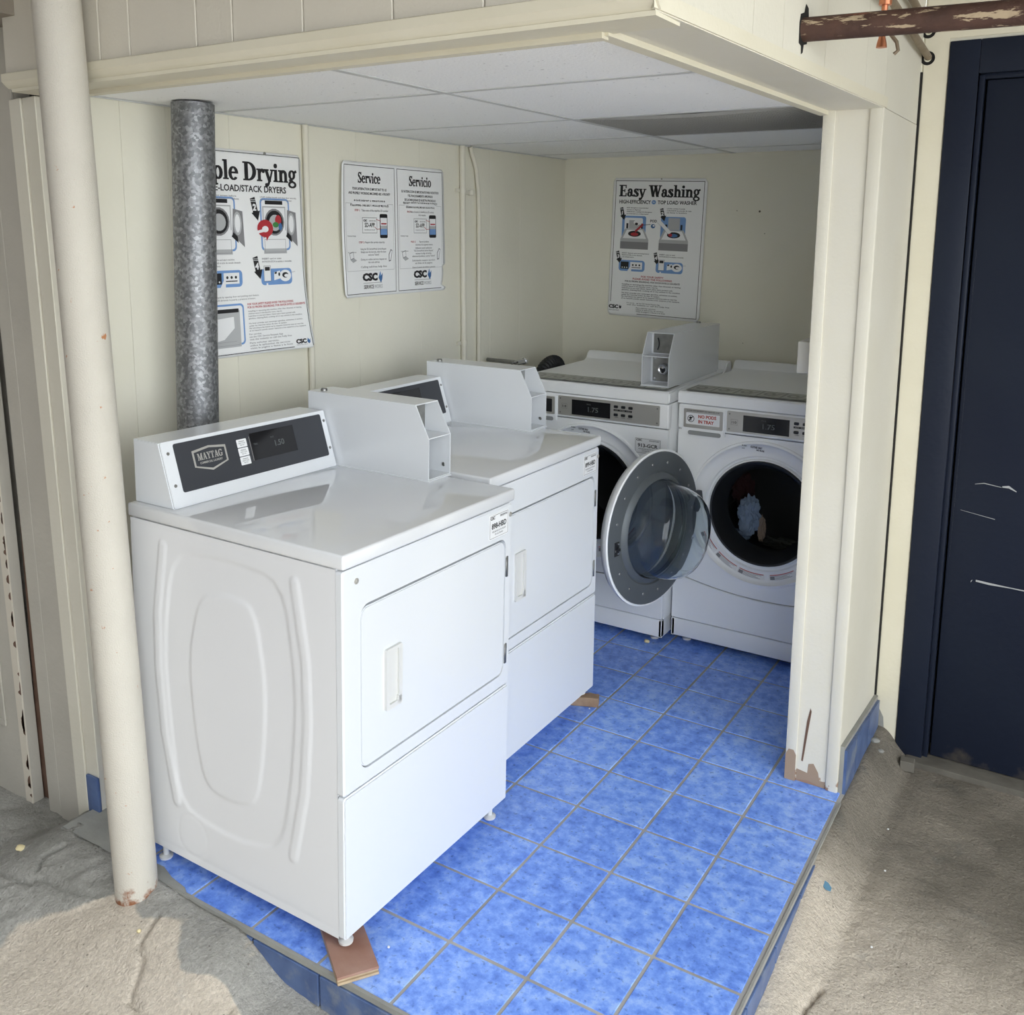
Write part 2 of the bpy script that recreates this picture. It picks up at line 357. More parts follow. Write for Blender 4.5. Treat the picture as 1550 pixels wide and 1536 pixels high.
# ------------------------------------------------------------------ lettering
_tc = {}
def sans(txt, bold=0.0):
    """2-D mesh of a line of text in the built-in face, unit size, starting at the origin"""
    key = (txt, bold)
    if key in _tc: return _tc[key]
    c = bpy.data.curves.new('t', 'FONT'); c.body = txt; c.size = 1.0; c.offset = bold; c.resolution_u = 2; c.fill_mode = 'FRONT'
    o = bpy.data.objects.new('t', c); COL.objects.link(o)
    dg = bpy.context.evaluated_depsgraph_get(); me = bpy.data.meshes.new_from_object(o.evaluated_get(dg))
    vs = [(v.co.x, v.co.y) for v in me.vertices]; fs = [tuple(p.vertices) for p in me.polygons]
    bpy.data.objects.remove(o); bpy.data.curves.remove(c); bpy.data.meshes.remove(me)
    x0 = min(v[0] for v in vs); x1 = max(v[0] for v in vs)
    vs = [(v[0]-x0, v[1]) for v in vs]
    _tc[key] = (vs, fs, x1-x0); return _tc[key]
class G2:
    def __init__(s): s.v = []; s.f = []
    def poly(s, pts): o = len(s.v); s.v += pts; s.f.append(tuple(range(o, o+len(pts))))
    def stem(s, x, y0, y1, w=0.13): s.poly([(x, y0), (x+w, y0), (x+w, y1), (x, y1)])
    def ser(s, x0, x1, y, h=0.045): s.poly([(x0, y), (x1, y), (x1-0.02, y+h), (x0+0.02, y+h)])
    def sert(s, x0, x1, y, h=0.045): s.poly([(x0, y), (x1, y), (x1, y-h), (x0, y-h)])
    def diag(s, x0, y0, x1, y1, w): s.poly([(x0, y0), (x0+w, y0), (x1+w, y1), (x1, y1)])
    def ring(s, cx, cy, rx, ry, tx, ty, a0=0, a1=360, n=14):
        for k in range(n):
            q0 = math.radians(a0+(a1-a0)*k/n); q1 = math.radians(a0+(a1-a0)*(k+1)/n)
            P = lambda q, ox, oy: (cx+ox*math.cos(q), cy+oy*math.sin(q))
            s.poly([P(q0, rx, ry), P(q1, rx, ry), P(q1, rx-tx, ry-ty), P(q0, rx-tx, ry-ty)])
    def dot(s, x, y, r): s.poly(circ(x, y, r, 10))
def glyph(c):
    g = G2(); A = 0.5
    if c == ' ': return g, 0.26
    if c in 'lhDi':
        pass
    if c == 'l': g.stem(.07, 0, .74); g.ser(0, .27, 0); g.sert(.0, .15, .74); A = .29
    elif c == 'i': g.stem(.07, 0, .48); g.ser(0, .27, 0); g.sert(0, .15, .48); g.dot(.13, .64, .085); A = .29
    elif c == 'r': g.stem(.07, 0, .48); g.ser(0, .28, 0); g.sert(0, .15, .48); g.ring(.30, .33, .14, .16, .06, .09, 60, 190, 8); g.dot(.355, .40, .07); A = .43
    elif c in 'nmh':
        g.stem(.07, 0, .74 if c == 'h' else .48); g.ser(0, .26, 0); g.sert(0, .15, .74 if c == 'h' else .48)
        for k in range(2 if c == 'm' else 1):
            x = k*.28; g.ring(.28+x, .31, .20, .18, .13, .09, 0, 165, 10); g.stem(.35+x, 0, .32); g.ser(.30+x, .54+x, 0)
        A = .84 if c == 'm' else .56
    elif c == 'p': g.stem(.07, -.22, .48); g.ser(0, .27, -.22); g.sert(0, .15, .48); g.ring(.29, .24, .23, .26, .135, .06); A = .55
    elif c == 'o': g.ring(.25, .24, .25, .26, .14, .05, n=18); A = .52
    elif c == 'e': g.ring(.24, .24, .24, .26, .135, .05, 0, 318, 16); g.poly([(.10, .24), (.47, .24), (.47, .295), (.10, .295)]); A = .49
    elif c == 'c': g.ring(.24, .24, .24, .26, .14, .055, 48, 318, 14); g.dot(.36, .38, .07); A = .46
    elif c == 'a': g.ring(.18, .14, .18, .16, .12, .05); g.ring(.21, .33, .17, .17, .12, .06, 0, 150, 8); g.dot(.10, .37, .065); g.stem(.255, .05, .34, .125); g.poly([(.26, .1), (.40, 0), (.47, .02), (.47, .07), (.38, .1)]); A = .48
    elif c == 's': g.ring(.19, .355, .17, .145, .11, .065, 30, 250, 9); g.ring(.19, .135, .19, .155, .12, .065, -150, 80, 9); g.diag(.20, .12, .08, .38, .12); g.stem(.30, .33, .49, .05); g.stem(.01, -.01, .15, .05); A = .41
    elif c == 'g': g.ring(.22, .32, .19, .19, .11, .05); g.poly([(.33, .44), (.46, .52), (.50, .44), (.40, .40)]); g.ring(.23, -.08, .23, .14, .09, .055); g.poly([(.06, .12), (.18, .15), (.30, .06), (.10, .04)]); A = .50
    elif c in 'vyw': 
        g.diag(.20, 0, .02, .46, .13); g.diag(.24, 0, .40, .46, .06); g.sert(-.02, .22, .48); g.sert(.33, .52, .48)
        if c == 'y': g.poly([(.24, .05), (.32, .05), (.20, -.18), (.10, -.18)]); g.dot(.09, -.15, .075)
        A = .49
    elif c == 'S': g.ring(.26, .54, .22, .19, .12, .06, 25, 255, 10); g.ring(.26, .18, .24, .20, .13, .06, -155, 75, 10); g.diag(.30, .20, .10, .52, .14); g.stem(.44, .52, .74, .045); g.stem(.01, -.02, .22, .045); A = .54
    elif c == 'D': g.stem(.09, 0, .72, .16); g.ser(0, .3, 0); g.sert(0, .3, .72); g.ring(.27, .36, .42, .36, .17, .05, -90, 90, 14); A = .74
    elif c == 'E':
        g.stem(.09, 0, .72, .16); g.ser(0, .5, 0, .05); g.sert(0, .5, .72, .05); g.poly([(.25, .34), (.42, .34), (.42, .39), (.25, .39)]); g.stem(.50, 0, .2, .05); g.stem(.48, .53, .72, .05); g.stem(.40, .27, .46, .04); A = .62
    elif c == 'W': g.diag(.24, 0, .06, .70, .16); g.diag(.28, 0, .44, .70, .07); g.diag(.56, 0, .38, .70, .16); g.diag(.60, 0, .78, .70, .07); g.sert(-.02, .30, .72); g.sert(.34, .62, .72); g.sert(.70, .92, .72); A = .93
    elif c == 'M': g.stem(.08, 0, .72, .06); g.ser(0, .24, 0); g.sert(0, .22, .72); g.diag(.36, 0, .12, .72, .13); g.diag(.42, 0, .62, .72, .07); g.stem(.64, 0, .72, .15); g.ser(.56, .86, 0); g.sert(.62, .86, .72); A = .90
    elif c == 'A': g.diag(.10, 0, .32, .72, .06); g.diag(.50, 0, .30, .72, .15); g.poly([(.18, .2), (.52, .2), (.52, .26), (.18, .26)]); g.ser(0, .24, 0); g.ser(.42, .72, 0); A = .74
    elif c == 'Y': g.diag(.26, .32, .06, .72, .15); g.diag(.32, .32, .52, .72, .07); g.stem(.25, 0, .36, .15); g.ser(.17, .48, 0); g.sert(-.02, .3, .72); g.sert(.44, .68, .72); A = .68
    elif c == 'T': g.stem(.23, 0, .72, .15); g.ser(.14, .47, 0); g.sert(0, .61, .72, .05); g.stem(0, .52, .72, .045); g.stem(.565, .52, .72, .045); A = .66
    elif c == 'G': g.ring(.36, .36, .36, .38, .17, .06, 40, 330, 16); g.stem(.50, .04, .32, .15); g.sert(.42, .73, .34); g.stem(.60, .50, .72, .045); A = .76
    return g, A
def serif(txt):
    key = ('serif', txt)
    if key in _tc: return _tc[key]
    V = []; Fc = []; x = 0
    for ch in txt:
        g, a = glyph(ch); o = len(V)
        V += [(p[0]+x, p[1]) for p in g.v]; Fc += [tuple(i+o for i in f) for f in g.f]; x += a
    _tc[key] = (V, Fc, x); return _tc[key]

class Print:
    """flat print laid on a frame; fn maps (u, v, d) to object space (v grows upwards)"""
    def __init__(s, fn): s.fn = fn; s.m = {}; s.d = 0.0006
    def mb(s, key): 
        if key not in s.m: s.m[key] = MB()
        return s.m[key]
    def poly(s, key, pts, d=None): s.mb(key).add([s.fn(p[0], p[1], d or s.d) for p in pts], [tuple(range(len(pts)))])
    def rect(s, key, u0, v0, u1, v1, d=None, n=1):
        for k in range(n):
            if abs(v1-v0) > abs(u1-u0):
                a = v0+(v1-v0)*k/n; b = v0+(v1-v0)*(k+1)/n; s.poly(key, [(u0, a), (u1, a), (u1, b), (u0, b)], d)
            else:
                a = u0+(u1-u0)*k/n; b = u0+(u1-u0)*(k+1)/n; s.poly(key, [(a, v0), (b, v0), (b, v1), (a, v1)], d)
    def outline(s, key, u0, v0, u1, v1, t, d=None, n=1):
        s.rect(key, u0, v0, u1, v0+t, d, n); s.rect(key, u0, v1-t, u1, v1, d, n); s.rect(key, u0, v0+t, u0+t, v1-t, d, n); s.rect(key, u1-t, v0+t, u1, v1-t, d, n)
    def pane(s, key, u0, v0, u1, v1, r, d=None): s.poly(key, rrect(u0, v0, u1, v1, r), d)
    def ell(s, key, cu, cv, r, ry=None, d=None, n=18): s.poly(key, circ(cu, cv, r, n, ry), d)
    def line(s, key, a, b, w, d=None):
        a = Vector(a); b = Vector(b); t = (b-a).normalized(); q = Vector((-t.y, t.x))*w/2
        s.poly(key, [tuple(a-q), tuple(b-q), tuple(b+q), tuple(a+q)], d)
    def text(s, key, txt, u, v, h, width=None, align='l', bold=0.0, d=None, font='sans', rot=0.0, shear=0.0):
        vs, fs, w = serif(txt) if font == 'serif' else sans(txt, round(bold*.6+.012, 4))
        sy = h/0.72; sx = sy if width is None else width/w
        W2 = w*sx; ox = u if align == 'l' else (u-W2/2 if align == 'c' else u-W2)
        c, sn = math.cos(rot), math.sin(rot)
        for q, (bx, by) in enumerate(((-.017, -.010), (.017, -.010), (-.017, .010), (.017, .010)) if font == 'serif' else (((-.022, -.008), (.022, -.008), (-.022, .008), (.022, .008)) if bold >= .028 else (((-.008, 0), (.008, 0)) if h >= .010 else ((0, 0),)))):
            out = []
            for p in vs:
                x = (p[0]+bx)*sx+shear*p[1]*sy; y = (p[1]+by)*sy
                out.append(s.fn(ox+x*c-y*sn, v+x*sn+y*c, (d or s.d)+q*.00004))
            s.mb(key).add(out, fs)
    def build(s, names, parent):
        for k, mb in s.m.items():
            nm, m, lab = names[k]; mb.build(nm, m, parent, label=lab, kind='stuff' if len(mb.f) > 1 else None)

# ================================================================== THE SETTING
T = 0.212
def plank(name, m, x0, x1, y0, y1, z0, z1, parent, bev=0.0025, label=None):
    return MB().box(x0, x1, y0, y1, z0, z1, bev, 1).build(name, m, parent, label=label)

# --- concrete floor as one height field
def sstep(a, b, x):
    t = max(0.0, min(1.0, (x-a)/(b-a))); return t*t*(3-2*t)
def seg_d(p, a, b):
    ax, ay = a; bx, by = b; px, py = p; L2 = (bx-ax)**2+(by-ay)**2
    t = max(0, min(1, ((px-ax)*(bx-ax)+(py-ay)*(by-ay))/L2)); return math.hypot(px-ax-t*(bx-ax), py-ay-t*(by-ay))
CRACKS = [[(-1.30, -1.36), (-1.28, -1.43), (-1.24, -1.45), (-1.2, -1.52), (-1.13, -1.53), (-1.07, -1.60), (-1.0, -1.62)],
          [(-0.98, -1.42), (-0.96, -1.47), (-0.975, -1.50), (-0.93, -1.54), (-0.94, -1.57), (-0.88, -1.62), (-0.86, -1.68)],
          [(-0.965, -1.49), (-1.0, -1.53), (-1.03, -1.52)],
          [(-2.02, -1.32), (-1.98, -1.38), (-2.0, -1.42), (-2.06, -1.44), (-2.1, -1.5), (-2.3, -1.52)],
          [(-1.72, -1.33), (-1.74, -1.38), (-1.72, -1.41)],
          [(0.12, -0.62), (0.10, -0.70), (0.115, -0.76), (0.13, -0.86), (0.12, -0.95), (0.15, -1.05), (0.15, -1.2)],
          [(-2.2, -1.55), (-1.9, -1.46), (-1.7, -1.44)]]
def floor_z(x, y):
    z = -0.10
    nearp = -1.31
    # mortar fillet against the near edge of the tiled step, high at the left
    if y < -1.25 and x < 0:
        d = nearp-y; top = 0.070*sstep(-0.92, -1.10, x)+0.020*sstep(-0.75, -1.05, x)+0.006*sstep(-1.18, -1.32, x)
        if x < -1.75: top *= sstep(-2.0, -1.75, x)
        z = max(z, -0.10+top*(1-sstep(0.0, 0.30, d)))
    elif x < -1.75: z += 0.10*sstep(-1.95, -1.79, x)*sstep(-1.45, -1.25, y)*0.9
    elif x < 0.0: z = -0.06
    # fillet along the right-hand edge
    if x >= 0.0 and y > -1.5:
        top = 0.075*sstep(-0.95, -0.15, y)+0.02
        z = max(z, -0.10+top*(1-sstep(0.014, 0.13, x)))
    n = noise.noise(Vector((x*5, y*5, 0)))*0.006+noise.noise(Vector((x*22, y*22, 3)))*0.0022+noise.noise(Vector((x*60, y*60, 5)))*0.0012
    # slabs of cement skim ending in a ragged lip at the left
    w = noise.noise(Vector((x*4, y*4, 9)))*0.12
    s1 = (y+1.385)-0.8*(x+1.45)+w*1.2
    if x < -1.25:
        k = sstep(-0.008, 0.008, s1)*sstep(-1.25, -1.4, x); z += 0.006*k
        rdg = 1-abs(noise.noise(Vector((x*9+3, y*14-x*5, 4))))*2; z += k*(0.004*rdg+0.0035*noise.noise(Vector((x*34, y*48, 6))))
        z -= 0.007*sstep(0.012, 0.0, abs((y+1.50)-0.25*(x+1.7)+w*.8-.05))*sstep(-1.35, -1.5, x)
    p = (x+noise.noise(Vector((x*30, y*30, 1)))*0.006, y+noise.noise(Vector((x*30, y*30, 7)))*0.006)
    cr = 0
    for c in CRACKS:
        for a, b in zip(c, c[1:]):
            if min(a[0], b[0])-0.02 < x < max(a[0], b[0])+0.02 and min(a[1], b[1])-0.02 < y < max(a[1], b[1])+0.02:
                d = seg_d(p, a, b)
                if d < 0.0075: cr = max(cr, 1-d/0.0075)
    return z+n-cr*0.018
def axis_pts(lo, hi, a, b, fine, coarse):
    out = []; x = lo
    while x < hi: out.append(x); x += fine if a <= x < b else coarse
    out.append(hi); return out
xs = axis_pts(-4.0, 5.0, -2.35, 0.75, 0.007, 0.2); ys = axis_pts(-8.0, 0.8, -1.85, 0.56, 0.0075, 0.2)
vs = []; cols = []
for y in ys:
    for x in xs:
        vs.append((x, y, floor_z(x, y) if (y < -1.284 or x > -0.02 or x < -1.75) else -0.2))
        w = noise.noise(Vector((x*4, y*4, 9)))*0.12
        left = 0.22+0.78*sstep(-0.03, 0.03, (y+1.385)-0.8*(x+1.45)+w*1.2)*sstep(-1.30, -1.42, x)
        if y > -1.5 and x > 0: left = 0.3
        filn = 0.62*sstep(-0.02, 0.02, y+1.31+0.08+0.12*sstep(-1.1, -0.8, x)+0.10*noise.noise(Vector((x*6, y*6, 2)))) if x < -0.3 else 0
        filr = 0.35 if 0 < x < 0.12 else 0
        dirt_shade = max(sstep(-0.95, 0.1, y)*sstep(0.0, 0.30, x)*1.05, sstep(-0.55, 0.10, y)*1.0)*(1 if x > -.02 else 0) + 0.45*sstep(-1.5, -1.2, y)*sstep(-1.25, -1.6, x)  # grime, with the shade before the navy door painted into it
        cols.append((max(left, filn, filr), dirt_shade, 0, 1))
nx = len(xs)
fs = [(j*nx+i, j*nx+i+1, (j+1)*nx+i+1, (j+1)*nx+i) for j in range(len(ys)-1) for i in range(nx-1)]
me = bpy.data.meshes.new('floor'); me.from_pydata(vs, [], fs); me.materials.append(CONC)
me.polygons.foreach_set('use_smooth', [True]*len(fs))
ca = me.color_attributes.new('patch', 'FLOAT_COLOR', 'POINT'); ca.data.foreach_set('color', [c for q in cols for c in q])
fl = bpy.data.objects.new('floor', me); COL.objects.link(fl); fl['kind'] = 'structure'

# --- tiled platform
PX0, PX1, PY0, PY1 = -1.78, 0.012, -1.29, 1.52
plat = MB().box(PX0, 0.008, PY0+0.006, PY1, -0.24, -0.0022).build('floor_tiled_step', GROUT, kind='structure')
def tile_mesh(w, d, h, name='tile', bev=0.0016):
    o = MB().box(0, w, 0, d, -h, 0, bev, 1); return o
tm_full = None
g = 0.0042
rnd = random.Random(3)
for k in range(-6, 8):
    for j in range(0, 9):
        x1 = -j*T-g+0.0; x0 = max(-(j+1)*T+g, PX0+0.002); y0 = k*T+g; y1 = min((k+1)*T-g, PY1-0.002)
        if k == -6: y0 = PY0+0.012
        if x1-x0 < 0.03 or y1-y0 < 0.02: continue
        full = abs((x1-x0)-(T-2*g)) < 1e-4 and abs((y1-y0)-(T-2*g)) < 1e-4
        if full and tm_full:
            o = bpy.data.objects.new('tile', tm_full); COL.objects.link(o); o.parent = plat
        else:
            o = tile_mesh(x1-x0, y1-y0, 0.008).build('tile', TILE, plat)
            if full: tm_full = o.data
        o.location = (x0, y0, 0.0); o.rotation_euler = ((rnd.random()-.5)*0.004, (rnd.random()-.5)*0.004, (rnd.random()-.5)*0.004)
# thin metal edge and riser tiles
MB().box(-1.75, PX1, PY0, PY0+0.009, -0.012, 0.0015).build('edge_strip', BUFFGREY, plat)
MB().box(0.0065, PX1, PY0+0.009, 0.0, -0.012, 0.0012).build('edge_strip', BUFFGREY, plat)
for i in range(9):
    x1 = -0.62+0.212*(3-i)-0.003; x0 = x1-0.206
    x1 = min(x1, PX1)
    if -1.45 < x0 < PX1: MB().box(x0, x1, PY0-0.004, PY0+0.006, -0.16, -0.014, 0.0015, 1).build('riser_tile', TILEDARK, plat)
for i in range(7):
    y0 = -1.285+i*0.212; y1 = min(y0+0.206, 0.0)
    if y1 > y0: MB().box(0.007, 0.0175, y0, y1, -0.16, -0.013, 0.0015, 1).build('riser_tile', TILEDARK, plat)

MB().prism([(-1.80, -1.292), (-1.27, -1.292), (-1.31, -1.270), (-1.37, -1.262), (-1.42, -1.246), (-1.50, -1.250), (-1.58, -1.235), (-1.80, -1.14)], frame((0, 0, 0), (1, 0, 0), (0, 1, 0)), -.01, .004, .0035).build('mortar_smear', BUFFGREY, plat)
# --- left wall: painted boards
RC = 1.99      # ceiling of the laundry bay
wl = MB().box(-1.90, -1.788, -1.16, 1.64, -0.2, 2.44).build('wall_left', DARKGAP, kind='structure')
edges = [-1.165, -0.98, -0.83, -0.60, -0.282, -0.02, 0.35, 0.62, 0.852, 1.10, 1.52]
for a, b in zip(edges, edges[1:]):
    plank('board', CREAM_IN, -1.789, -1.78, a+0.0004, b-0.0004, -0.004, RC+0.02, wl, 0.0008)
wb = MB().box(-1.9, 0.0, 1.52, 1.64, -0.2, 2.44).build('wall_back', CREAM_IN, kind='structure')
# --- right wall of the bay (its end is the jamb) and the outside face
wr = MB().box(-0.165, -0.017, 0.056, 1.52, -0.2, 1.99).build('wall_right', CREAM, kind='structure')
MB().box(-0.1655, -0.012, 0.050, 0.0565, 0.0, 1.978, 0.001, 1).build('jamb_board', JAMB, wr)
MB().box(-0.169, -0.136, 0.044, 0.0505, 0.0, 1.976, 0.0025, 2).build('stop_bead', JAMB, wr)
MB().box(-0.046, -0.0115, 0.043, 0.0505, 0.0, 1.99, 0.003, 2).build('corner_strip', JAMB, wr)
MB().box(-0.0175, -0.0115, 0.050, 0.545, 0.0, 1.975, 0.001, 1).build('side_board', JAMB, wr)
# split in the jamb
MB().prism([(-0.122, 0.07), (-0.117, 0.068), (-0.108, 0.16), (-0.100, 0.235), (-0.104, 0.245), (-0.112, 0.20)], frame((0, 0.0496, 0), (1, 0, 0), (0, 0, 1)), 0, 0.0004).build('split', BROWNWOOD, wr)
MB().prism([(-0.1685, 0.0), (-0.137, 0.0), (-0.137, 0.085), (-0.145, 0.10), (-0.160, 0.10), (-0.1685, 0.08)], frame((0, 0.0436, 0), (1, 0, 0), (0, 0, 1)), 0, 0.0004).build('bare_patch', mat('bare_pine', (0.33, 0.24, 0.17, 1), 0.8), wr)
MB().prism([(-0.134, 0.004), (-0.10, 0.012), (-0.05, 0.0), (-0.048, 0.022), (-0.065, 0.02), (-0.07, 0.045), (-0.085, 0.07), (-0.10, 0.065), (-0.102, 0.035), (-0.134, 0.04)], frame((0, 0.0496, 0), (1, 0, 0), (0, 0, 1)), 0, 0.0004).build('bare_patch', MATS['bare_pine'], wr)
# tiled skirting outside the right wall
sk = MB().prism([(0.052, -0.10), (0.535, -0.12), (0.535, 0.105), (0.052, 0.15)], frame((-0.011, 0, 0), (0, 1, 0), (0, 0, 1)), 0, 0.012).build('baseboard_right', BUFFGREY, kind='structure')
for a, b, za, zb in ((0.055, 0.18, 0.138, 0.126), (0.185, 0.36, 0.126, 0.108), (0.365, 0.53, 0.107, 0.092)):
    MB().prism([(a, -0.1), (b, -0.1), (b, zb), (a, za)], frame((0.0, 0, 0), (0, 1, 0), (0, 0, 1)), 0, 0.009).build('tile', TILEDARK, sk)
# --- header over the opening: front run, then a slightly skewed right run
hd = MB()
HZ = 1.985
FY = -1.245
hd.box(-1.85, -0.105, FY+0.006, FY+0.085, HZ+0.004, 2.44)
head = hd.build('trim_header', CREAM, kind='structure')
pe = [-1.858, -1.476, -1.369, -1.149, -1.04, -0.843, -0.62, -0.42, -0.24, -0.098]
for a, b in zip(pe, pe[1:]):
    plank('siding_board', SIDING, a+0.0012, b-0.0012, FY, FY+0.0065, 2.022, 2.44, head, 0.002)
# moulded lower trim
def xprism(poly, x0, x1): # poly in (y,z)
    return MB().prism(poly, frame((x0, 0, 0), (0, 1, 0), (0, 0, 1)), 0, x1-x0)
xprism([(FY+0.004, 2.03), (FY-0.014, 2.024), (FY-0.014, 2.006), (FY-0.004, 1.996), (FY+0.004, 1.990)], -1.855, -0.092).build('moulding', TRIM, head)
xprism([(FY+0.002, 1.990), (FY+0.002, 1.982), (FY+0.10, 1.982), (FY+0.10, 1.990)], -1.84, -0.10).build('soffit_board', TRIM, head)
xprism([(FY+0.075, 1.984), (FY+0.075, 1.972), (FY+0.10, 1.972), (FY+0.10, 1.984)], -1.79, -0.23).build('bead', TRIM, head)
# right run
A0 = Vector((-0.10, FY)); A1 = Vector((-0.012, 0.05)); A2 = Vector((-0.012, 0.545))
I0 = Vector((-0.235, FY+0.085)); I1 = Vector((-0.166, 0.056))
ZA, ZB = 1.990, 1.975
def skew(name, pts_top, m, z0f, z1, par):
    """vertical prism over a footprint; bottom z given by function of y"""
    n = len(pts_top); v = [(p.x, p.y, z0f(p.y)) for p in pts_top]+[(p.x, p.y, z1(p.y) if callable(z1) else z1) for p in pts_top]
    f = [tuple(range(n))[::-1], tuple(range(n, 2*n))]+[(i, (i+1) % n, n+(i+1) % n, n+i) for i in range(n)]
    return MB().add(v, f).build(name, m, par)
zf = lambda y: ZA+(ZB-ZA)*max(0, min(1, (y-FY)/(0.05-FY)))
skew('side_beam', [A0+Vector((-0.002, 0.0)), A1+Vector((-0.004, 0)), A2+Vector((-0.004, 0)), Vector((-0.166, 0.545)), I1, I0], CREAM, lambda y: zf(y)+0.004, 2.44, head)
skew('moulding', [A0+Vector((0.003, -0.012)), A1+Vector((0.004, 0.02)), A1+Vector((-0.006, 0.02)), A0+Vector((-0.008, 0.0))], TRIM, lambda y: zf(y)+0.001, lambda y: zf(y)+0.028, head)
skew('soffit_board', [A0, A1, I1, I0], JAMB, lambda y: zf(y)-0.001, lambda y: zf(y)+0.004, head)
skew('bead', [I0+Vector((0.012, 0)), I1+Vector((0.012, -0.004)), I1+Vector((-0.012, -0.004)), I0+Vector((-0.018, 0))], TRIM, lambda y: zf(y)-0.012, lambda y: zf(y)+0.0, head)
# outside cover boards on the right face, with fine grooves
for a, b in ((0.0, 0.30), (0.30, 0.42), (0.42, 0.62), (0.62, 0.86), (0.86, 1.0)):
    P0 = A0.lerp(A1, a)+Vector((0.0, 0.001)); P1 = A0.lerp(A1, b)-Vector((0, 0.001))
    skew('siding_board', [P0, P1, P1+Vector((-0.004, 0)), P0+Vector((-0.004, 0))], CREAM, lambda y: zf(y)+0.028, 2.44, head)
skew('siding_board', [A1+Vector((0, 0.001)), A2, A2+Vector((-0.005, 0)), A1+Vector((-0.005, 0.001))], CREAM, lambda y: 1.976, 2.44, head)

# --- suspended ceiling of the bay
cg = MB()
cl = cg.box(-1.785, -0.17, -1.16, 1.52, 2.012, 2.03).build('ceiling', TBAR, kind='structure')
CX = [-1.785, -0.932, -0.168]; CYS = [-1.17, -0.648, 0.03, 0.64, 1.24, 1.52]
for i in range(2):
    for j in range(5):
        if i == 1 and j == 2: continue
        x0, x1, y0, y1 = CX[i]+0.003, CX[i+1]-0.003, CYS[j]+0.003, CYS[j+1]-0.003
        o = MB().box(x0, x1, y0, y1, RC+0.001, RC+0.014, 0.002, 1).build('ceiling_tile', CEILT, cl)
        if (i, j) == (1, 1): o.rotation_euler = (0.002, 0.0, 0)
for y in CYS[1:-1]: MB().box(-1.785, -0.17, y-0.010, y+0.010, RC-0.0005, RC+0.002).build('grid_bar', TBAR, cl)
MB().box(CX[1]-0.010, CX[1]+0.010, -1.17, 1.52, RC-0.001, RC+0.0015).build('grid_bar', TBAR, cl)
MB().box(-1.785, -1.770, -1.16, 1.52, RC-0.003, RC).build('grid_bar', TBAR, cl)
# egg-crate grille panel that sags along its near edge
gr = MB(); gx0, gx1, gy0, gy1 = CX[1]+0.012, -0.175, 0.042, 0.628
def sag(x, y): 
    u = (x-gx0)/(gx1-gx0); v = (y-gy0)/(gy1-gy0); return -0.012*math.sin(PI*min(1, max(0, u)))*(1-v)
def strip(p, q, n=6):
    for k in range(n):
        a = p.lerp(q, k/n); b = p.lerp(q, (k+1)/n); t = (b-a).normalized()*0; w = Vector((0.0009, 0, 0)) if abs(p.x-q.x) < 1e-6 else Vector((0, 0.0009, 0))
        za, zb = RC+sag(a.x, a.y), RC+sag(b.x, b.y); v = []
        for s_, pt, z in ((-1, a, za), (1, a, za), (1, b, zb), (-1, b, zb)):
            v.append((pt.x+s_*w.x, pt.y+s_*w.y, z))
        v += [(c[0], c[1], c[2]+0.010) for c in v]
        gr.add(v, [(0, 1, 2, 3), (0, 1, 5, 4), (2, 3, 7, 6), (1, 2, 6, 5), (3, 0, 4, 7)])
for i in range(60):
    x = gx0+(gx1-gx0)*i/59; strip(Vector((x, gy0)), Vector((x, gy1)), 3)
for i in range(46):
    y = gy0+(gy1-gy0)*i/45; strip(Vector((gx0, y)), Vector((gx1, y)), 8)
gro = gr.build('grille', GRILLE, cl, kind='stuff', label='dark egg-crate ceiling grille'); 
MB().box(gx0-0.01, gx1, gy0-0.01, gy1+0.012, RC+0.0155, RC+0.019).build('void_board', DARKGAP, cl)

# --- outside wall to the right with the navy door
wf = MB().box(-0.012, 0.066, 0.547, 0.70, -0.2, 2.44).box(0.066, 3.4, 0.547, 0.70, 2.213, 2.44).box(1.25, 3.4, 0.547, 0.70, -0.2, 2.22).build('wall_front_right', CREAM, kind='structure')
MB().box(-0.006, 0.064, 0.541, 0.5475, -0.06, 2.438, 0.0015, 1).build('face_board', TRIM, wf)
MB().box(0.062, 3.3, 0.541, 0.5475, 2.222, 2.438, 0.0015, 1).build('face_board', TRIM, wf)
MB().box(-0.0125, -0.006, 0.535, 0.548, 0.10, 2.13).build('open_joint', DARKGAP, wf)
# chipped plaster at the foot
MB().prism([(-0.006, -0.09), (0.06, -0.11), (0.05, -0.06), (0.028, -0.03), (0.022, 0.03), (0.006, 0.06), (-0.006, 0.07)], frame((0, 0.5405, 0), (1, 0, 0), (0, 0, 1)), 0, 0.002).build('plaster_patch', BUFFGREY, wf)
dr = MB()
dr.box(0.066, 0.150, 0.536, 0.60, -0.115, 2.213, 0.003, 2)
dr.box(0.150, 1.25, 0.536, 0.60, 2.115, 2.213, 0.003, 2)
dr.box(1.165, 1.25, 0.536, 0.60, -0.115, 2.12, 0.003, 2)
door = dr.build('door_1', NAVY, kind='structure')
MB().box(0.150, 0.166, 0.552, 0.60, -0.10, 2.112, 0.003, 2).build('stop_moulding', NAVY, door)
MB().box(0.152, 1.165, 0.558, 0.60, 2.100, 2.116, 0.003, 2).build('stop_moulding', NAVY, door)
MB().box(0.172, 1.155, 0.568, 0.61, -0.075, 2.098, 0.003, 2).build('door_leaf', NAVY, door)
sc = MB()
fr = frame((0, 0.5675, 0), (1, 0, 0), (0, 0, 1))
def scratch(pts, w):
    for a, b, w0, w1 in zip(pts, pts[1:], w, w[1:]):
        sc.prism([(a[0], a[1]-w0), (b[0], b[1]-w1), (b[0], b[1]+w1), (a[0], a[1]+w0)], fr, 0, 0.0006)
scratch([(0.235, 0.87), (0.26, 0.876), (0.285, 0.873), (0.31, 0.870)], [0.0006, 0.0012, 0.001, 0.0006])
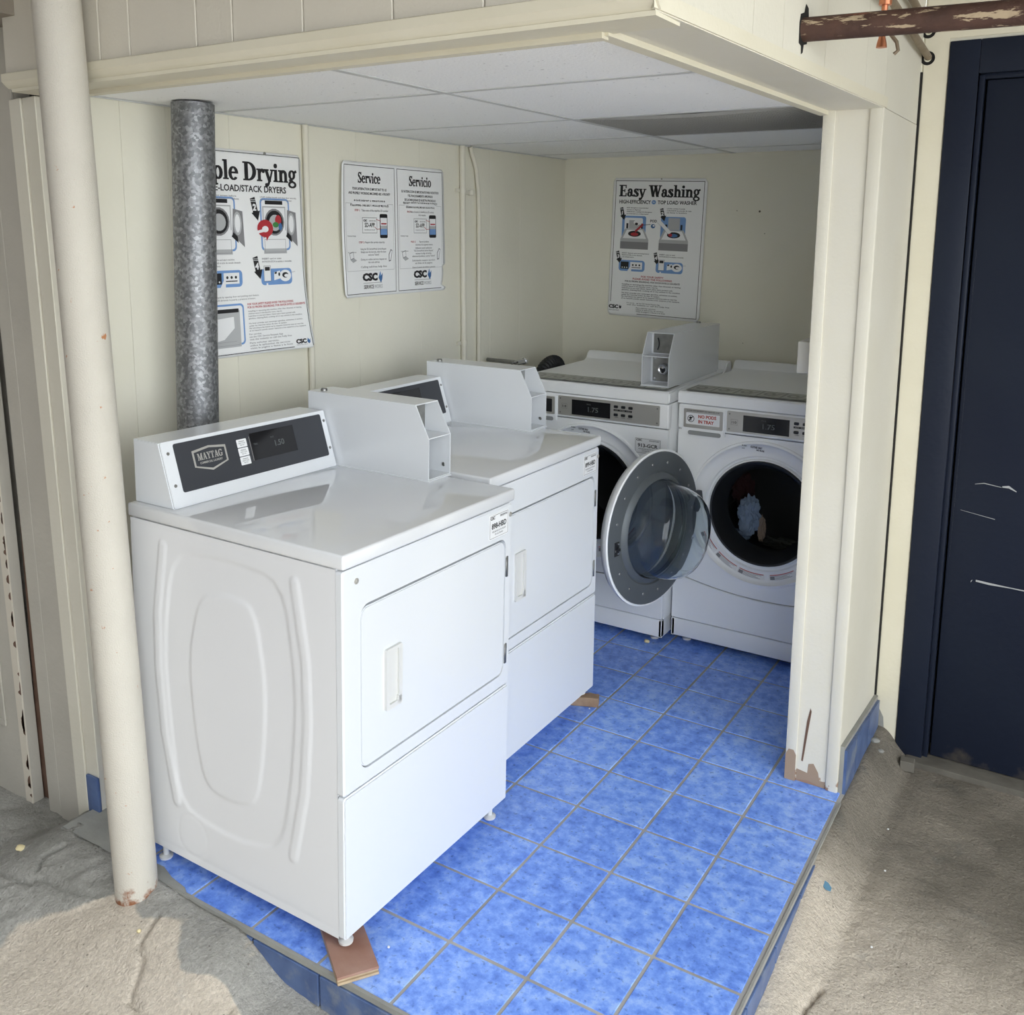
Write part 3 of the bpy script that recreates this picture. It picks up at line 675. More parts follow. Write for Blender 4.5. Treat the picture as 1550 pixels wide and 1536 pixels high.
scratch([(0.312, 0.872), (0.33, 0.874), (0.352, 0.862)], [0.002, 0.004, 0.0012])
scratch([(0.262, 0.556), (0.30, 0.553), (0.36, 0.552), (0.42, 0.55), (0.5, 0.56)], [0.003, 0.0035, 0.0015, 0.002, 0.0005])
scratch([(0.248, 0.55), (0.252, 0.556)], [0.003, 0.001])
scratch([(0.18, 0.62), (0.183, 1.1), (0.181, 1.6)], [0.0004, 0.0007, 0.0004])
scratch([(0.20, 0.78), (0.30, 0.765)], [0.0004, 0.0008])
sc.build('scratch', SCRATCH, door)
# threshold of concrete with a loose block
MB().box(0.10, 1.3, 0.50, 0.70, -0.2, -0.078, 0.008, 2).build('trim_threshold', mat('dark_concrete', (0.085, 0.078, 0.066, 1), 0.95, col2=(0.14, 0.13, 0.11, 1), nscale=14, bump=0.5), kind='structure')

# --- what stands left of the opening: jamb, grey board, dark gap, peeling door
LEAN = 0.036  # these old boards lean a little
def lean(o, pivot_x, ang=LEAN):
    o.rotation_euler = (0, -ang, 0); return o
lj = MB().box(-0.055, 0.022, 0.0, 0.16, 0.0, 2.11).build('wall_jamb_left', JAMB, kind='structure'); lj.location = (-1.838+0.022, -1.18, -0.13)
MB().box(-0.058, -0.006, -0.008, 0.001, 0.0, 2.11, 0.002, 1).build('corner_strip', JAMB, lj)
MB().box(-0.003, 0.052, -0.004, 0.03, 0.0, 2.11, 0.002, 1).build('jamb_board', JAMB, lj)
lean(lj, 0)
bt = MB().box(-0.002, 0.05, -0.014, -0.004, 0.01, 0.205, 0.003, 2).build('trim_base_tile', TILEDARK, kind='structure'); bt.location = (-1.812, -1.18, -0.10); bt.rotation_euler = (0, -0.03, 0)
gb = MB().box(-0.165, 0.0, 0.0, 0.08, 0.0, 2.5).build('wall_front_left', GREYBOARD, kind='structure'); gb.location = (-1.878+0.006, -1.172, -0.13)
MB().box(-0.165, -0.105, -0.007, 0.001, 0.0, 2.5, 0.002, 1).build('side_board', GREYBOARD, gb)
MB().box(-0.102, -0.001, -0.009, 0.001, 0.0, 2.5, 0.002, 1).build('side_board', GREYBOARD, gb)
lean(gb, 0)
gp = MB().box(-2.13, -2.03, -1.145, -1.10, -0.13, 2.44).build('wall_gap', BROWNWOOD, kind='structure'); gp.rotation_euler = (0, 0, 0)
# door with a peeling edge
dl = MB()
dl.box(-0.85, 0.0, 0.0, 0.035, 0.0, 2.05, 0.002, 1)
ld = dl.build('door_2', GREYBOARD, kind='structure'); ld.location = (-2.110, -1.185, -0.105); lean(ld, 0, 0.037)
MB().box(-0.034, 0.0, -0.0035, 0.002, 0.0, 2.05, 0.001, 1).build('peeling_edge', PEEL, ld)
for (x0, x1, z0, z1) in ((-0.60, -0.12, 0.26, 0.95), (-0.60, -0.12, 1.12, 1.9)):
    MB().box(x0-0.02, x1+0.02, -0.006, 0.0, z0-0.02, z0, 0.002, 1).box(x0-0.02, x1+0.02, -0.006, 0.0, z1, z1+0.02, 0.002, 1).box(x0-0.02, x0, -0.006, 0, z0, z1, 0.002, 1).box(x1, x1+0.02, -0.006, 0, z0, z1, 0.002, 1).build('panel_moulding', GREYBOARD, ld)
pk = MB(); rr = random.Random(11)
for i in range(46):
    z = 0.02+rr.random()*1.25; w = 0.003+rr.random()*0.010; h = 0.006+rr.random()*0.03
    pk.prism([(-w, z), (0.0005, z-0.004), (0.0005, z+h), (-w*0.6, z+h*0.8), (-w*1.1, z+h*0.4)], frame((0, -0.0036, 0), (1, 0, 0), (0, 0, 1)), 0, 0.0008)
pk.build('bare_wood_chip', BROWNWOOD, ld, kind='stuff')
MB().box(-0.03, 0.014, -0.016, -0.003, 1.27, 1.31, 0.002, 1).box(0.0, 0.03, -0.012, 0.0, 1.275, 1.30, 0.002, 1).build('latch', BRASS, ld)
# overhead outside
MB().box(-4.0, 1.5, -2.15, 0.70, 2.44, 2.55).box(1.5, 3.42, -0.6, 0.70, 2.44, 2.55).build('ceiling_outside', OUTCEIL, kind='structure')
MB().box(3.3, 3.42, -0.5, 0.56, -0.2, 2.44).build('wall_sky_block_right', CREAM, kind='structure')  # unseen wall, added to hold back light from the right
MB().box(-4.0, 1.3, -4.7, -4.6, -0.2, 6.0).build('wall_sky_block_behind', mat('sky_block_grey', (0.16, 0.15, 0.145, 1), .9), kind='structure')  # unseen dark screen, added to cut sky light from behind the camera
MB().box(-4.1, -4.0, -4.7, -1.0, -0.2, 6.0).build('wall_sky_block_left', MATS['sky_block_grey'], kind='structure')  # unseen screen, added to close off the sky on the left
MB().box(-4.0, -1.80, -1.5, -1.09, 2.16, 2.44).build('trim_beam', OUTCEIL, kind='structure')
MB().box(-4.0, -2.13, -1.1, -1.05, -0.2, 2.44).build('wall_far_left', GREYBOARD, kind='structure')

MB().box(0.1, 1.3, 0.66, 0.70, -0.2, 2.4).build('trim_door_light_stop', DARKGAP, kind='structure')  # unseen dark backing, added to stop light leaking round the door

# ================================================================== DRYERS
def ring_prism(mb, outer, inner, Tm, d0, d1):
    n = len(outer); v = [Tm @ Vector((p[0], p[1], d)) for d in (d0, d1) for q in (outer, inner) for p in q]
    f = []
    for i in range(n):
        j = (i+1) % n
        f += [(i, j, n+j, n+i), (2*n+i, 3*n+i, 3*n+j, 2*n+j), (i, 2*n+i, 2*n+j, j), (n+i, n+j, 3*n+j, 3*n+i)]
    return mb.add(v, f)
def sdf(poly, x, z):
    d = 9; ins = False; n = len(poly)
    for i in range(n):
        a = poly[i]; b = poly[(i+1) % n]; d = min(d, seg_d((x, z), a, b))
        if (a[1] > z) != (b[1] > z) and x < (b[0]-a[0])*(z-a[1])/(b[1]-a[1])+a[0]: ins = not ins
    return -d if ins else d
def smooth_poly(p, it=2):
    for _ in range(it):
        q = []
        for i in range(len(p)):
            a = p[i]; b = p[(i+1) % len(p)]; q += [(a[0]*.8+b[0]*.2, a[1]*.8+b[1]*.2), (a[0]*.2+b[0]*.8, a[1]*.2+b[1]*.8)]
        p = q
    return p
INNER = smooth_poly([(-.455, .775), (-.36, .800), (-.268, .788), (-.236, .60), (-.250, .42), (-.276, .296), (-.36, .27), (-.455, .283), (-.487, .42), (-.500, .611)])
OUTER = smooth_poly([(-.545, .865), (-.36, .885), (-.178, .872), (-.142, .62), (-.160, .40), (-.198, .208), (-.36, .175), (-.548, .195), (-.575, .40), (-.590, .62)])
BAR = [(-.140, .875), (-.110, .70), (-.106, .555), (-.120, .38), (-.158, .206)]
BAR2 = [(-.72-p[0], p[1]) for p in BAR]
def side_relief(x, z):
    h = 0
    so = sdf(OUTER, x, z)
    if so < 0.02: h -= 0.0035*sstep(0.006, -0.006, so)
    if so < 0:
        si = sdf(INNER, x, z); h += 0.0035*sstep(0.006, -0.006, si)
    for B in (BAR, BAR2):
        if abs(x-B[2][0]) < 0.09:
            d = min(seg_d((x, z), a, b) for a, b in zip(B, B[1:])); h += 0.003*sstep(0.016, 0.009, d)
    dc = abs(math.hypot(x+.507, z-.128)-.055); h -= 0.0012*sstep(0.004, 0.001, dc)
    if abs(z-0.915) < 0.006 or abs(z-0.072) < 0.004: h -= 0.0006
    return h*.8
def coin_box(par, Tm, L, wd=0.103):
    """open-fronted coin meter case; local a=front, b=across, c=up"""
    prof = [(-L, 0), (0, 0), (0, .119), (-.046, .210), (-L, .210)]
    fb = Tm @ frame((0, 0, 0), (1, 0, 0), (0, 0, 1))   # plane a,c ; normal = -b
    c = MB(); th = 0.0028
    c.prism(prof, fb, 0, -th); c.prism(prof, fb, -(wd-th), -wd)
    c.box(-L, -.046, 0.0005, wd-0.0005, .2068, .2101, T=Tm); c.box(-L, -0.0005, 0.0005, wd-0.0005, 0.0002, .006, T=Tm)
    c.box(-.088, -0.001, .001, wd-.001, .1175, .1205, T=Tm); c.box(-L, -.088, .001, wd-.001, .002, .209, T=Tm)
    o = c.build('coin_case', ENAMEL, par)
    MB().box(-L-.001, 0.004, -.002, wd+.002, -0.0015, 0.0035, 0.001, 1, T=Tm).build('base_flange', ENAMEL, o)
    MB().box(-.0878, -.085, .012, wd-.006, .124, .203, .001, 1, T=Tm).build('upper_plate', STEEL, o, label='scuffed steel plate with a curved slot')
    MB().box(-.0878, -.083, .012, wd-.004, .010, .114, .001, 1, T=Tm).build('slide_plate', STEEL, o, label='steel coin slide plate')
    Tr = Tm @ Matrix.Translation((-.083, wd*.55, .062)) @ Matrix.Rotation(PI/2, 4, 'Y')
    MB().lathe([(.001, .004), (.012, .004), (.013, .022), (.017, .024), (.022, .020), (.024, 0.0)], Tr, 20).build('slide_ring', CHROME, o)
    MB().box(-.0825, -.060, wd*.55-.006, wd*.55+.006, .042, .064, .002, 2, T=Tm).build('coin_slide', BLACK, o, label='black coin push slide')
    for (b, cc) in ((.018, .104), (.018, .020)): MB().lathe([(.0001, .006), (.005, .005), (.006, 0)], Tm @ Matrix.Translation((-.084, b+.006, cc)) @ Matrix.Rotation(PI/2, 4, 'Y'), 10).build('bolt', CHROME, o)
    sl = MB(); pts = [(.030+.006*math.sin(k/8*PI), .185-.006*k) for k in range(9)]
    sl.tube([Tm @ Vector((-.0845, p[0], p[1])) for p in pts], .0028, 6); sl.build('coin_slot', BLACK, o)
    MB().lathe([(.0001, .008), (.008, .008), (.010, .005), (.010, 0)], Tm @ Matrix.Translation((-L+.035, .03, .2095)), 12).build('lock', STEEL, o)
    MB().lathe([(.0001, .0016), (.005, .0014), (.006, 0)], Tm @ Matrix.Translation((-.022, wd-th-.0003, .028)) @ Matrix.Rotation(PI/2, 4, 'X'), 10).build('rivet', STEEL, o)
    return o
def id_sticker(par, fr_, u0, v0, w, h, code, shade):
    P = Print(lambda u, v, d: fr_ @ Vector((u0+u, v0+v, d)))
    st = MB().prism(rrect(u0, v0, u0+w, v0+h, .004, 3), fr_, 0.0002, 0.001).build('id_sticker', STICKER, par)
    P.d = 0.0013
    P.outline('k', .003, .003, w-.003, h-.003, .0009)
    P.text('k', 'CSC', w*.06, h*.80, h*.12, width=w*.22, bold=.03); P.text('k', 'SERVICEWORKS', w*.55, h*.82, h*.08, width=w*.38, bold=.01)
    P.text('k', code, w*.5, h*.42, h*.22, width=w*.76, align='c', bold=.02)
    P.text('k', 'FOR SERVICE GO TO THE APP', w*.5, h*.27, h*.06, width=w*.7, align='c'); P.text('k', 'OR CALL FOR HELP', w*.5, h*.15, h*.06, width=w*.42, align='c')
    P.build({'k': ('lettering', shade, None)}, st)
def make_dryer(name, label, loc, rot, code, feet):
    t = thing(name, label, 'dryer', loc, rot, 'coin-operated dryers')
    D, Wd = .70, .68
    # side with embossed relief
    nx_, nz_ = 130, 170; vs = []; fs = []
    for j in range(nz_+1):
        for i in range(nx_+1):
            x = -D+(D-.0195)*i/nx_; z = .055+(.929-.055)*j/nz_
            vs.append((x, -side_relief(x, z), z))
    for j in range(nz_):
        for i in range(nx_):
            a = j*(nx_+1)+i; fs.append((a, a+1, a+nx_+2, a+nx_+1))
    m = MB(); m.add(vs, fs, True)
    m.build('side_panel', ENAMEL_SIDE, t, label='side panel pressed with bowed ribs')
    MB().box(-D, -.0215, .0045, Wd, .0555, .93, .003, 2).build('cabinet', ENAMEL_SIDE, t)
    fr_ = frame((0, 0, 0), (0, 1, 0), (0, 0, 1))
    fp = MB()
    o_ = rrect(0.0, .4075, Wd, .926, .007, 6); i_ = rrect(.056, .444, .652, .834, .028, 6)
    ring_prism(fp, o_, i_, fr_, -.019, -.0035)
    ring_prism(fp, rrect(.004, .4115, Wd-.004, .922, .007, 6), i_, fr_, -.0035, 0.0)
    n_ = len(o_); q1 = [fr_ @ Vector((p[0], p[1], -.0035)) for p in o_]; q2 = [fr_ @ Vector((p[0], p[1], 0)) for p in rrect(.004, .4115, Wd-.004, .922, .007, 6)]
    fp.add(q1+q2, [(i, (i+1) % n_, n_+(i+1) % n_, n_+i) for i in range(n_)], True)
    front = fp.build('front_panel', ENAMEL, t)
    fp.v = []
    MB().prism(rrect(0.0, .0555, Wd, .4035, .008, 4), fr_, -.019, 0.0, .004).build('lower_panel', ENAMEL, t)
    dd = MB(); dd.prism(rrect(.0585, .4465, .6495, .8265, .026, 6), fr_, -.018, -0.001, .0025); dp = dd.build('door', ENAMEL, t)
    MB().box(-.0215, -.0185, .05, .66, .44, .84).build('door_seal', STEEL, t)
    # handle: shallow ivory pocket
    h = MB(); hx0, hx1, hz0, hz1 = .140, .198, .553, .702
    ring_prism(h, rrect(hx0, hz0, hx1, hz1, .004, 3), rrect(hx0+.011, hz0+.012, hx1-.013, hz1-.008, .003, 3), fr_, -.0012, .0060)
    h.prism(rrect(hx0+.010, hz0+.011, hx1-.012, hz1-.007, .003, 3), fr_, -.0012, .0006)
    h.prism([(hx1-.019, hz0+.003), (hx1-.002, hz0+.003), (hx1-.002, hz0+.022), (hx1-.016, hz0+.024)], fr_, 0, .006, .001)
    h.build('handle', HANDLE_W, dp, label='ivory recessed pull')
    for z0 in (.472, .722):
        hb = MB().box(-.004, .0025, .6545, .6625, z0, z0+.058, .001, 1)
        hb.tube([(.002, .6535, z0+.002), (.002, .6535, z0+.056)], .0022, 8); hb.build('hinge', STEEL, t)
    for y in (.045, .672):
        MB().lathe([(.0001, .003), (.004, .0025), (.0045, .001), (.007, .001), (.0075, -.001)], Matrix.Translation((0, y, .895)) @ Matrix.Rotation(PI/2, 4, 'Y'), 14).build('screw', SILVER, t)
    MB().box(-D-.005, .006, -.004, Wd+.004, .9315, .9655, .006, 3).build('worktop', ENAMEL_TOP, t)
    id_sticker(t, fr_, .567, .846, .094, .068, code, INK)
    # console
    pr = [(-.556, .965), (-.606, 1.124), (-.70, 1.124), (-.70, .965)]
    cs = MB().prism(pr, frame((0, .594, 0), (1, 0, 0), (0, 0, 1)), 0, .576, 0.002).build('console', ENAMEL, t)
    V = Vector((-.050, 0, .158)); fc = frame((-.556, .020, .966), (0, 1, 0), V); Ln = V.length
    MB().prism(rrect(.0, 0, .573, Ln, .004, 3), fc, -.001, .004, .0012).build('face_plate', ENAMEL, cs)
    fa = MB().prism(rrect(.034, .034, .552, Ln-.009, .006, 4), fc, .003, .0055).build('fascia', CHAR, cs, label='charcoal fascia with badge and display')
    for (u, v) in ((.016, .055), (.016, Ln-.03), (.563, .055), (.563, Ln-.03)):
        MB().lathe([(.0001, .002), (.0035, .002), (.0045, 0)], fc @ Matrix.Translation((u, v, .004)), 10).build('screw', STEEL, cs)
    P = Print(lambda u, v, d: fc @ Vector((u, v, d))); P.d = .0062
    bu, bv, bw, bh = .083, .072, .108, .064
    sh = lambda k: [(bu+k, bv+bh*.25+k*.4), (bu+bw*.5, bv+k), (bu+bw-k, bv+bh*.25+k*.4), (bu+bw-k, bv+bh*.90-k), (bu+bw*.5, bv+bh-k), (bu+k, bv+bh*.90-k)]
    P.poly('s', sh(0), .0058); P.poly('c', sh(.0055), .0060)
    P.text('s', 'MAYTAG', bu+bw/2, bv+.031, .017, width=.080, align='c', font='serif'); P.text('s', 'COMMERCIAL LAUNDRY', bu+bw/2, bv+.021, .0055, width=.072, align='c', bold=.02)
    for k in range(3):
        v0 = .112-k*.0235; P.pane('w', .228, v0, .262, v0+.0215, .002); P.d = .0066
        for q, ww in ((.0145, .018), (.0095, .022), (.0045, .014)): P.text('k', ('PRESS', 'START CYCLE', 'LOWER HEAT')[int(q*0)] if q > .01 else 'SELECT CYCLE', .245, v0+q, .0028, width=ww, align='c')
        P.d = .0062
    P.rect('s', .272, .070, .2732, .136); 
    P.rect('d', .276, .070, .436, .143, .0060)
    P.text('g', '1.50', .375, .096, .016, width=.034, align='c', d=.0066); P.text('g', 'PRICE', .352, .120, .004, width=.012, align='c', d=.0066); P.text('g', 'TIME', .283, .110, .005, d=.0066)
    P.build({'s': ('badge', SILVER, 'silver shield badge and lettering'), 'c': ('badge_field', CHAR, None), 'w': ('label_button', STICKER, 'three white label buttons'), 'k': ('button_lettering', INK, None), 'd': ('display', DISPLAY, 'black display window'), 'g': ('display_digits', DIGIT, None)}, cs)
    cT = Matrix.Translation((-.222, .598, .966)); coin_box(t, cT, .445)
    for (x, y, z0) in feet: MB().lathe([(.0001, z0), (.017, z0), (.018, z0+.006), (.008, z0+.010), (.008, .058)], Matrix.Translation((x, y, 0)), 16).build('foot', HANDLE_W, t)
    return t
make_dryer('dryer', 'white coin-operated dryer nearest the camera, its ribbed side turned to the cream pillar', (-.788, -1.2517, .006), (-.0150, .006, 0), '898-HBD', [(-.03, .035, .022), (-.03, .64, .006), (-.66, .035, -.008), (-.66, .64, -.0)])
make_dryer('dryer', 'white coin-operated dryer further in, between the nearest dryer and the washing machines', (-.886, -.518, 0), (-.002, .002, 0), '899-HBD', [(-.03, .035, 0), (-.03, .64, .0400), (-.66, .035, 0), (-.66, .64, 0)])

# ================================================================== WASHERS
def make_washer(name, label, loc, rot=(0, 0, 0), code=None, coin=False, price='1.75', phi=101, nopods=False):
    t = thing(name, label, 'washing machine', loc, rot, 'front-loading washers')
    w, D = .686, .70
    MB().box(0, .012, .018, D, .10, .985, .004, 2).box(w-.012, w, .018, D, .10, .985, .004, 2).box(.006, w-.006, D-.012, D, .10, .985).box(.006, w-.006, .02, D, .10, .112).build('cabinet', WASH_W, t)
    fr_ = frame((0, 0, 0), (1, 0, 0), (0, 0, 1)); cx, cz, R = .343, .587, .285
    vb = lambda u: .250+.042*((u-.37)/.343)**2
    n = 96; outer = []; inner = []; top = .884
    for k in range(n):
        q = 2*PI*k/n+.001; c, s_ = math.cos(q), math.sin(q)
        tt = min((w-.001-cx)/c if c > 1e-6 else 9, (.001-cx)/c if c < -1e-6 else 9, (top-cz)/s_ if s_ > 1e-6 else 9)
        if s_ < -1e-6:
            lo_, hi_ = 0, 2
            for _ in range(30):
                mm = (lo_+hi_)/2
                if cz+s_*mm > vb(cx+c*mm): lo_ = mm
                else: hi_ = mm
            tt = min(tt, lo_)
        outer.append((cx+c*tt, cz+s_*tt)); inner.append((cx+R*c, cz+R*s_))
    # pull nearest samples onto the corners
    for X, Z in ((.001, top), (w-.001, top), (.001, vb(.001)), (w-.001, vb(w-.001))):
        k = min(range(n), key=lambda i: (outer[i][0]-X)**2+(outer[i][1]-Z)**2); outer[k] = (X, Z)
    m = MB(); ring_prism(m, outer, inner, fr_, -.018, 0); m.build('front_panel', WASH_W, t)
    m = MB(); pts = [(.001+(w-.002)*k/20, vb(.001+(w-.002)*k/20)-.004) for k in range(21)]
    m.prism([(.001, .106), (w-.001, .106)]+pts[::-1], fr_, -.018, .004, .002); m.build('lower_panel', WASH_W, t)
    MB().box(.001, w-.001, .0, .025, .028, .101, .003, 2).box(.001, .012, .0, D, .028, .101).box(w-.012, w-.001, .0, D, .028, .101).build('plinth', WASH_W, t)
    MB().box(.0, w, -.004, .03, .8875, .985, .006, 3).build('upper_panel', WASH_W, t)
    for x in (.05, w-.05):
        for y in (.05, D-.05): MB().lathe([(.0001, 0), (.018, 0), (.018, .008), (.008, .012), (.008, .04)], Matrix.Translation((x, y, 0)), 14).build('foot', HANDLE_W, t)
    # top with raised rear hump
    m = MB(); prof = [(-.006, .9885), (-.006, 1.028), (0, 1.034), (.06, 1.037), (.60, 1.040), (.622, 1.050), (.635, 1.072), (.652, 1.082), (.70, 1.078), (.704, 1.06), (.704, .9885)]
    m.prism(prof, frame((w, 0, 0), (0, 1, 0), (0, 0, 1)), -w-.002, .002, .006); 
    tp = m.build('top', WASH_W, t)
    for pgn in tp.data.polygons: pgn.use_smooth = True
    fT = frame((0, 0, 1.0385), (1, 0, .0), (0, 1, .0035))
    P = Print(lambda u, v, d: fT @ Vector((u, v, d))); P.d = .0005
    P.rect('b', .02, .012, w-.02, .150); 
    rr = random.Random(5)
    for k in range(7):
        u = .03+k*.09; P.pane('a', u, .022, u+.08, .140, .006, .0009); P.ell('b', u+.03, .085, .022, .034, .0013); P.line('b', (u+.05, .05), (u+.072, .125), .008, .0013); P.text('b', 'LOAD START', u+.005, .028, .012, width=.06, d=.0013)
        P.ell('a', u+.03, .085, .011, .016, .0016)
    P.build({'b': ('instruction_band', BANDGREY, 'grey instruction band with small pictures'), 'a': ('band_pictures', BANDINK, None)}, t)
    # controls
    fU = frame((0, -.004, 0), (1, 0, 0), (0, 0, 1))
    cp = MB().prism(rrect(.198, .897, .650, .977, .004, 3), fU, -.001, .003, .0008).build('control_panel', SILVER, t, label='brushed silver control strip')
    P = Print(lambda u, v, d: fU @ Vector((u, v, d))); P.d = .0036
    P.rect('d', .262, .904, .437, .966); P.text('g', price, .36, .922, .020, width=.046, align='c', d=.0042); P.text('g', 'PRICE', .34, .950, .005, width=.018, align='c', d=.0042)
    P.text('k', '110', .218, .93, .010, width=.018); P.outline('k', .214, .925, .240, .946, .0006)
    P.rect('k', .452, .938, .532, .9455)
    for q in ('HOT   WARM   COLD',): P.text('s', q, .492, .9400, .0035, width=.07, align='c', d=.0042)
    for k in range(3):
        P.text('k', ('NORMAL', 'COLORS', 'BRIGHTS')[k], .466+k*.028, .9115, .003, width=.017, align='c')
    for (u, v) in ((.208, .908), (.208, .966), (.640, .908), (.640, .966)): P.ell('r', u, v, .0035)
    P.build({'d': ('display', DISPLAY, 'black display window'), 'g': ('display_digits', DIGIT, None), 'k': ('lettering', INK, None), 's': ('lettering', SILVER, None), 'r': ('screws', STEEL, None)}, cp)
    for r_ in range(2):
        for k in range(3):
            u = .462+k*.032; v = .956-r_*.033; MB().prism(rrect(u-.009, v-.0055, u+.009, v+.0055, .003, 2), fU, .002, .0065, .0012).build('button', BLACK, cp)
    # detergent drawer
    dw = MB(); dw.prism(rrect(.018, .868, .192, .977, .008, 4), fU, -.002, .007, .003); dwo = dw.build('detergent_drawer', WASH_W, t)
    MB().prism(rrect(.026, .896, .184, .970, .004, 3), fU, .006, .0085).build('drawer_plate', SILVER, dwo)
    MB().prism(rrect(.045, .868, .178, .885, .008, 4), fU, .0068, .0078).build('drawer_grip', mat('grip_grey', (.28, .29, .29, 1), .5), dwo)
    P = Print(lambda u, v, d: fU @ Vector((u, v, d))); P.d = .0094
    if nopods:
        P.pane('w', .036, .910, .172, .955, .003, .0091)
        P.ell('k', .056, .932, .014); P.ell('w', .056, .932, .0115, d=.0097); P.ell('k', .055, .935, .006, .005, .0101); P.line('k', (.047, .923), (.066, .942), .003, .0104); P.line('k', (.050, .925), (.060, .927), .003, .0104)
        P.text('r', 'NO PODS', .122, .937, .0125, width=.072, align='c', bold=.03); P.text('r', 'IN TRAY', .118, .917, .0125, width=.062, align='c', bold=.03)
    else:
        P.pane('k', .036, .905, .172, .960, .003, .0091); P.text('g', 'DETERGENT', .10, .93, .006, width=.06, align='c')
    P.text('k', 'LOAD DETERGENT IN CENTER CUP', .105, .962, .0035, width=.13, align='c')
    P.build({'w': ('warning_sticker', STICKER, 'white pod warning sticker'), 'k': ('lettering', INK, None), 'r': ('lettering', REDTXT, 'dull red lettering'), 'g': ('lettering', DIGIT, None)}, dwo)
    # door recess, seal, drum
    C = Matrix.Translation((cx, 0, cz)) @ Matrix.Rotation(-PI/2, 4, 'X')
    MB().lathe([(.287, .001), (.284, -.005), (.276, -.006), (.270, .004), (.262, .010), (.236, .014), (.226, .012), (.221, .020), (.214, .022), (.211, .014), (.206, .014), (.205, .03)], C, 72).build('door_surround', WASH_W, t)
    MB().lathe([(.207, .016), (.203, .006), (.196, .008), (.186, .022), (.174, .055), (.165, .075), (.162, .10)], C, 64).build('door_seal', GASKET, t)
    dm = MB().lathe([(.163, .092), (.168, .088), (.172, .094), (.24, .105), (.247, .12), (.247, .42), (.20, .44), (.0001, .445)], C, 56)
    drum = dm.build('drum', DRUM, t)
    for k in range(3):
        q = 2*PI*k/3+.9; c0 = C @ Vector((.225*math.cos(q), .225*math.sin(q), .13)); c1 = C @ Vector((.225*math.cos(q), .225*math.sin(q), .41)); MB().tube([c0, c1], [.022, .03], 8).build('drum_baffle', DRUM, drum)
    P = Print(lambda u, v, d: C @ Vector((u*math.cos(v), -u*math.sin(v), .0105+(.262-u)*.16-.0012-d)))
    def arc(key, r0, r1, a0, a1, d, n=8):
        for k in range(n):
            p, q = math.radians(a0+(a1-a0)*k/n), math.radians(a0+(a1-a0)*(k+1)/n); P.poly(key, [(r0, p), (r1, p), (r1, q), (r0, q)], d)
    for (a0, a1) in ((205, 226), (227, 250), (251, 276), (280, 305), (306, 330)):
        arc('w', .238, .258, a0, a1, .0004); arc('r', .2375, .2405, a0+1, a1-1, .0008)
        for rr_ in (.243, .247, .251, .255): arc('g', rr_, rr_+.0014, a0+2+(rr_*1000 % 3), a1-2-(rr_*3000 % 7), .0008)
        arc('g', .243, .256, a0+1, a0+5, .0009, 2)
    P.build({'w': ('warning_sticker', STICKER, 'curved white warning stickers'), 'r': ('sticker_stripe', REDINK, None), 'g': ('sticker_print', GREYINK, None)}, t)
    # small symbols above the opening
    P = Print(lambda u, v, d: Vector((u, -.0075-d, v)))
    P.text('k', 'PUSH', .262, .848, .0055, width=.018, bold=.02); P.text('k', 'START', .262, .838, .0045, width=.012)
    P.text('k', 'CLOTHES ONLY', .295, .846, .007, width=.045, bold=.03, rot=-.05); P.text('k', 'NO RUGS', .318, .836, .006, width=.03, bold=.03, rot=-.05)
    P.build({'k': ('lettering', INK, None)}, t)
    # open door with glass bowl
    ph = math.radians(phi); a = Vector((math.cos(ph), -math.sin(ph), 0)); nn = Vector((math.sin(ph), math.cos(ph), 0)); b = nn.cross(a)
    hg = Vector((.098, -.020, cz-.022)); Dm = Matrix.Identity(4); cc = hg+a*.286
    for i in range(3): Dm[i][0] = a[i]; Dm[i][1] = b[i]; Dm[i][2] = nn[i]
    Dm.translation = cc; Dm = Dm @ Matrix.Scale(1.045, 4)
    dr_ = MB().lathe([(.190, -.056), (.235, -.052), (.268, -.036), (.281, -.014), (.282, -.002), (.277, .0), (.270, -.002), (.270, -.012), (.19, -.045), (.190, -.056)], Dm, 72).build('door', WASH_W, t)
    MB().lathe([(.272, -.003), (.2745, .0012), (.268, .002), (.205, .002), (.200, -.002), (.194, .002), (.186, .010), (.179, .012), (.176, .006), (.176, -.03), (.19, -.034), (.262, -.02), (.272, -.003)], Dm, 72).build('door_ring', RINGGREY, dr_, label='grey inner ring')
    bo = [(.1755, .0), (.172, .045), (.165, .085), (.152, .125), (.138, .143), (.115, .151), (.0001, .154)]
    MB().lathe(bo+[(.0001, .150), (.113, .147), (.135, .139), (.148, .122), (.161, .083), (.168, .045), (.1715, 0), (.1755, 0)], Dm, 64).build('glass_bowl', GLASS, dr_, label='clear glass bowl')
    MB().lathe([(.0001, -.052), (.189, -.050), (.189, -.047), (.0001, -.049)], Dm, 48).build('window_pane', mat('smoked_pane', (.30, .33, .36, 1), .05, trans=1.0, ior=1.2), dr_)
    MB().box(.214, .240, -.002, .048, -.004, .0035, .001, 1, T=Dm).box(.222, .232, .018, .026, .0, .016, .001, 1, T=Dm).build('latch', BLACK, dr_, label='black latch plate')
    for bb in (.006, .040): MB().lathe([(.0001, .002), (.003, .0015), (.0035, 0)], Dm @ Matrix.Translation((.220, bb, .0035)), 8).build('latch_screw', CHROME, dr_)
    for k in range(16):
        q = 2*PI*k/16+.12; MB().lathe([(.0001, .0022), (.004, .0018), (.0055, 0)], Dm @ Matrix.Translation((.236*math.cos(q), .236*math.sin(q), .002)), 10).build('screw', STEEL, dr_)
    hp = [(-.300, -.078), (-.262, -.085), (-.250, -.06), (-.252, -.01), (-.285, .0), (-.315, -.02)]
    MB().prism(hp, Dm, -.012, .004, .002).build('hinge', mat('hinge_grey', (.10, .11, .12, 1), .45, .5), dr_, label='dark grey hinge arm')
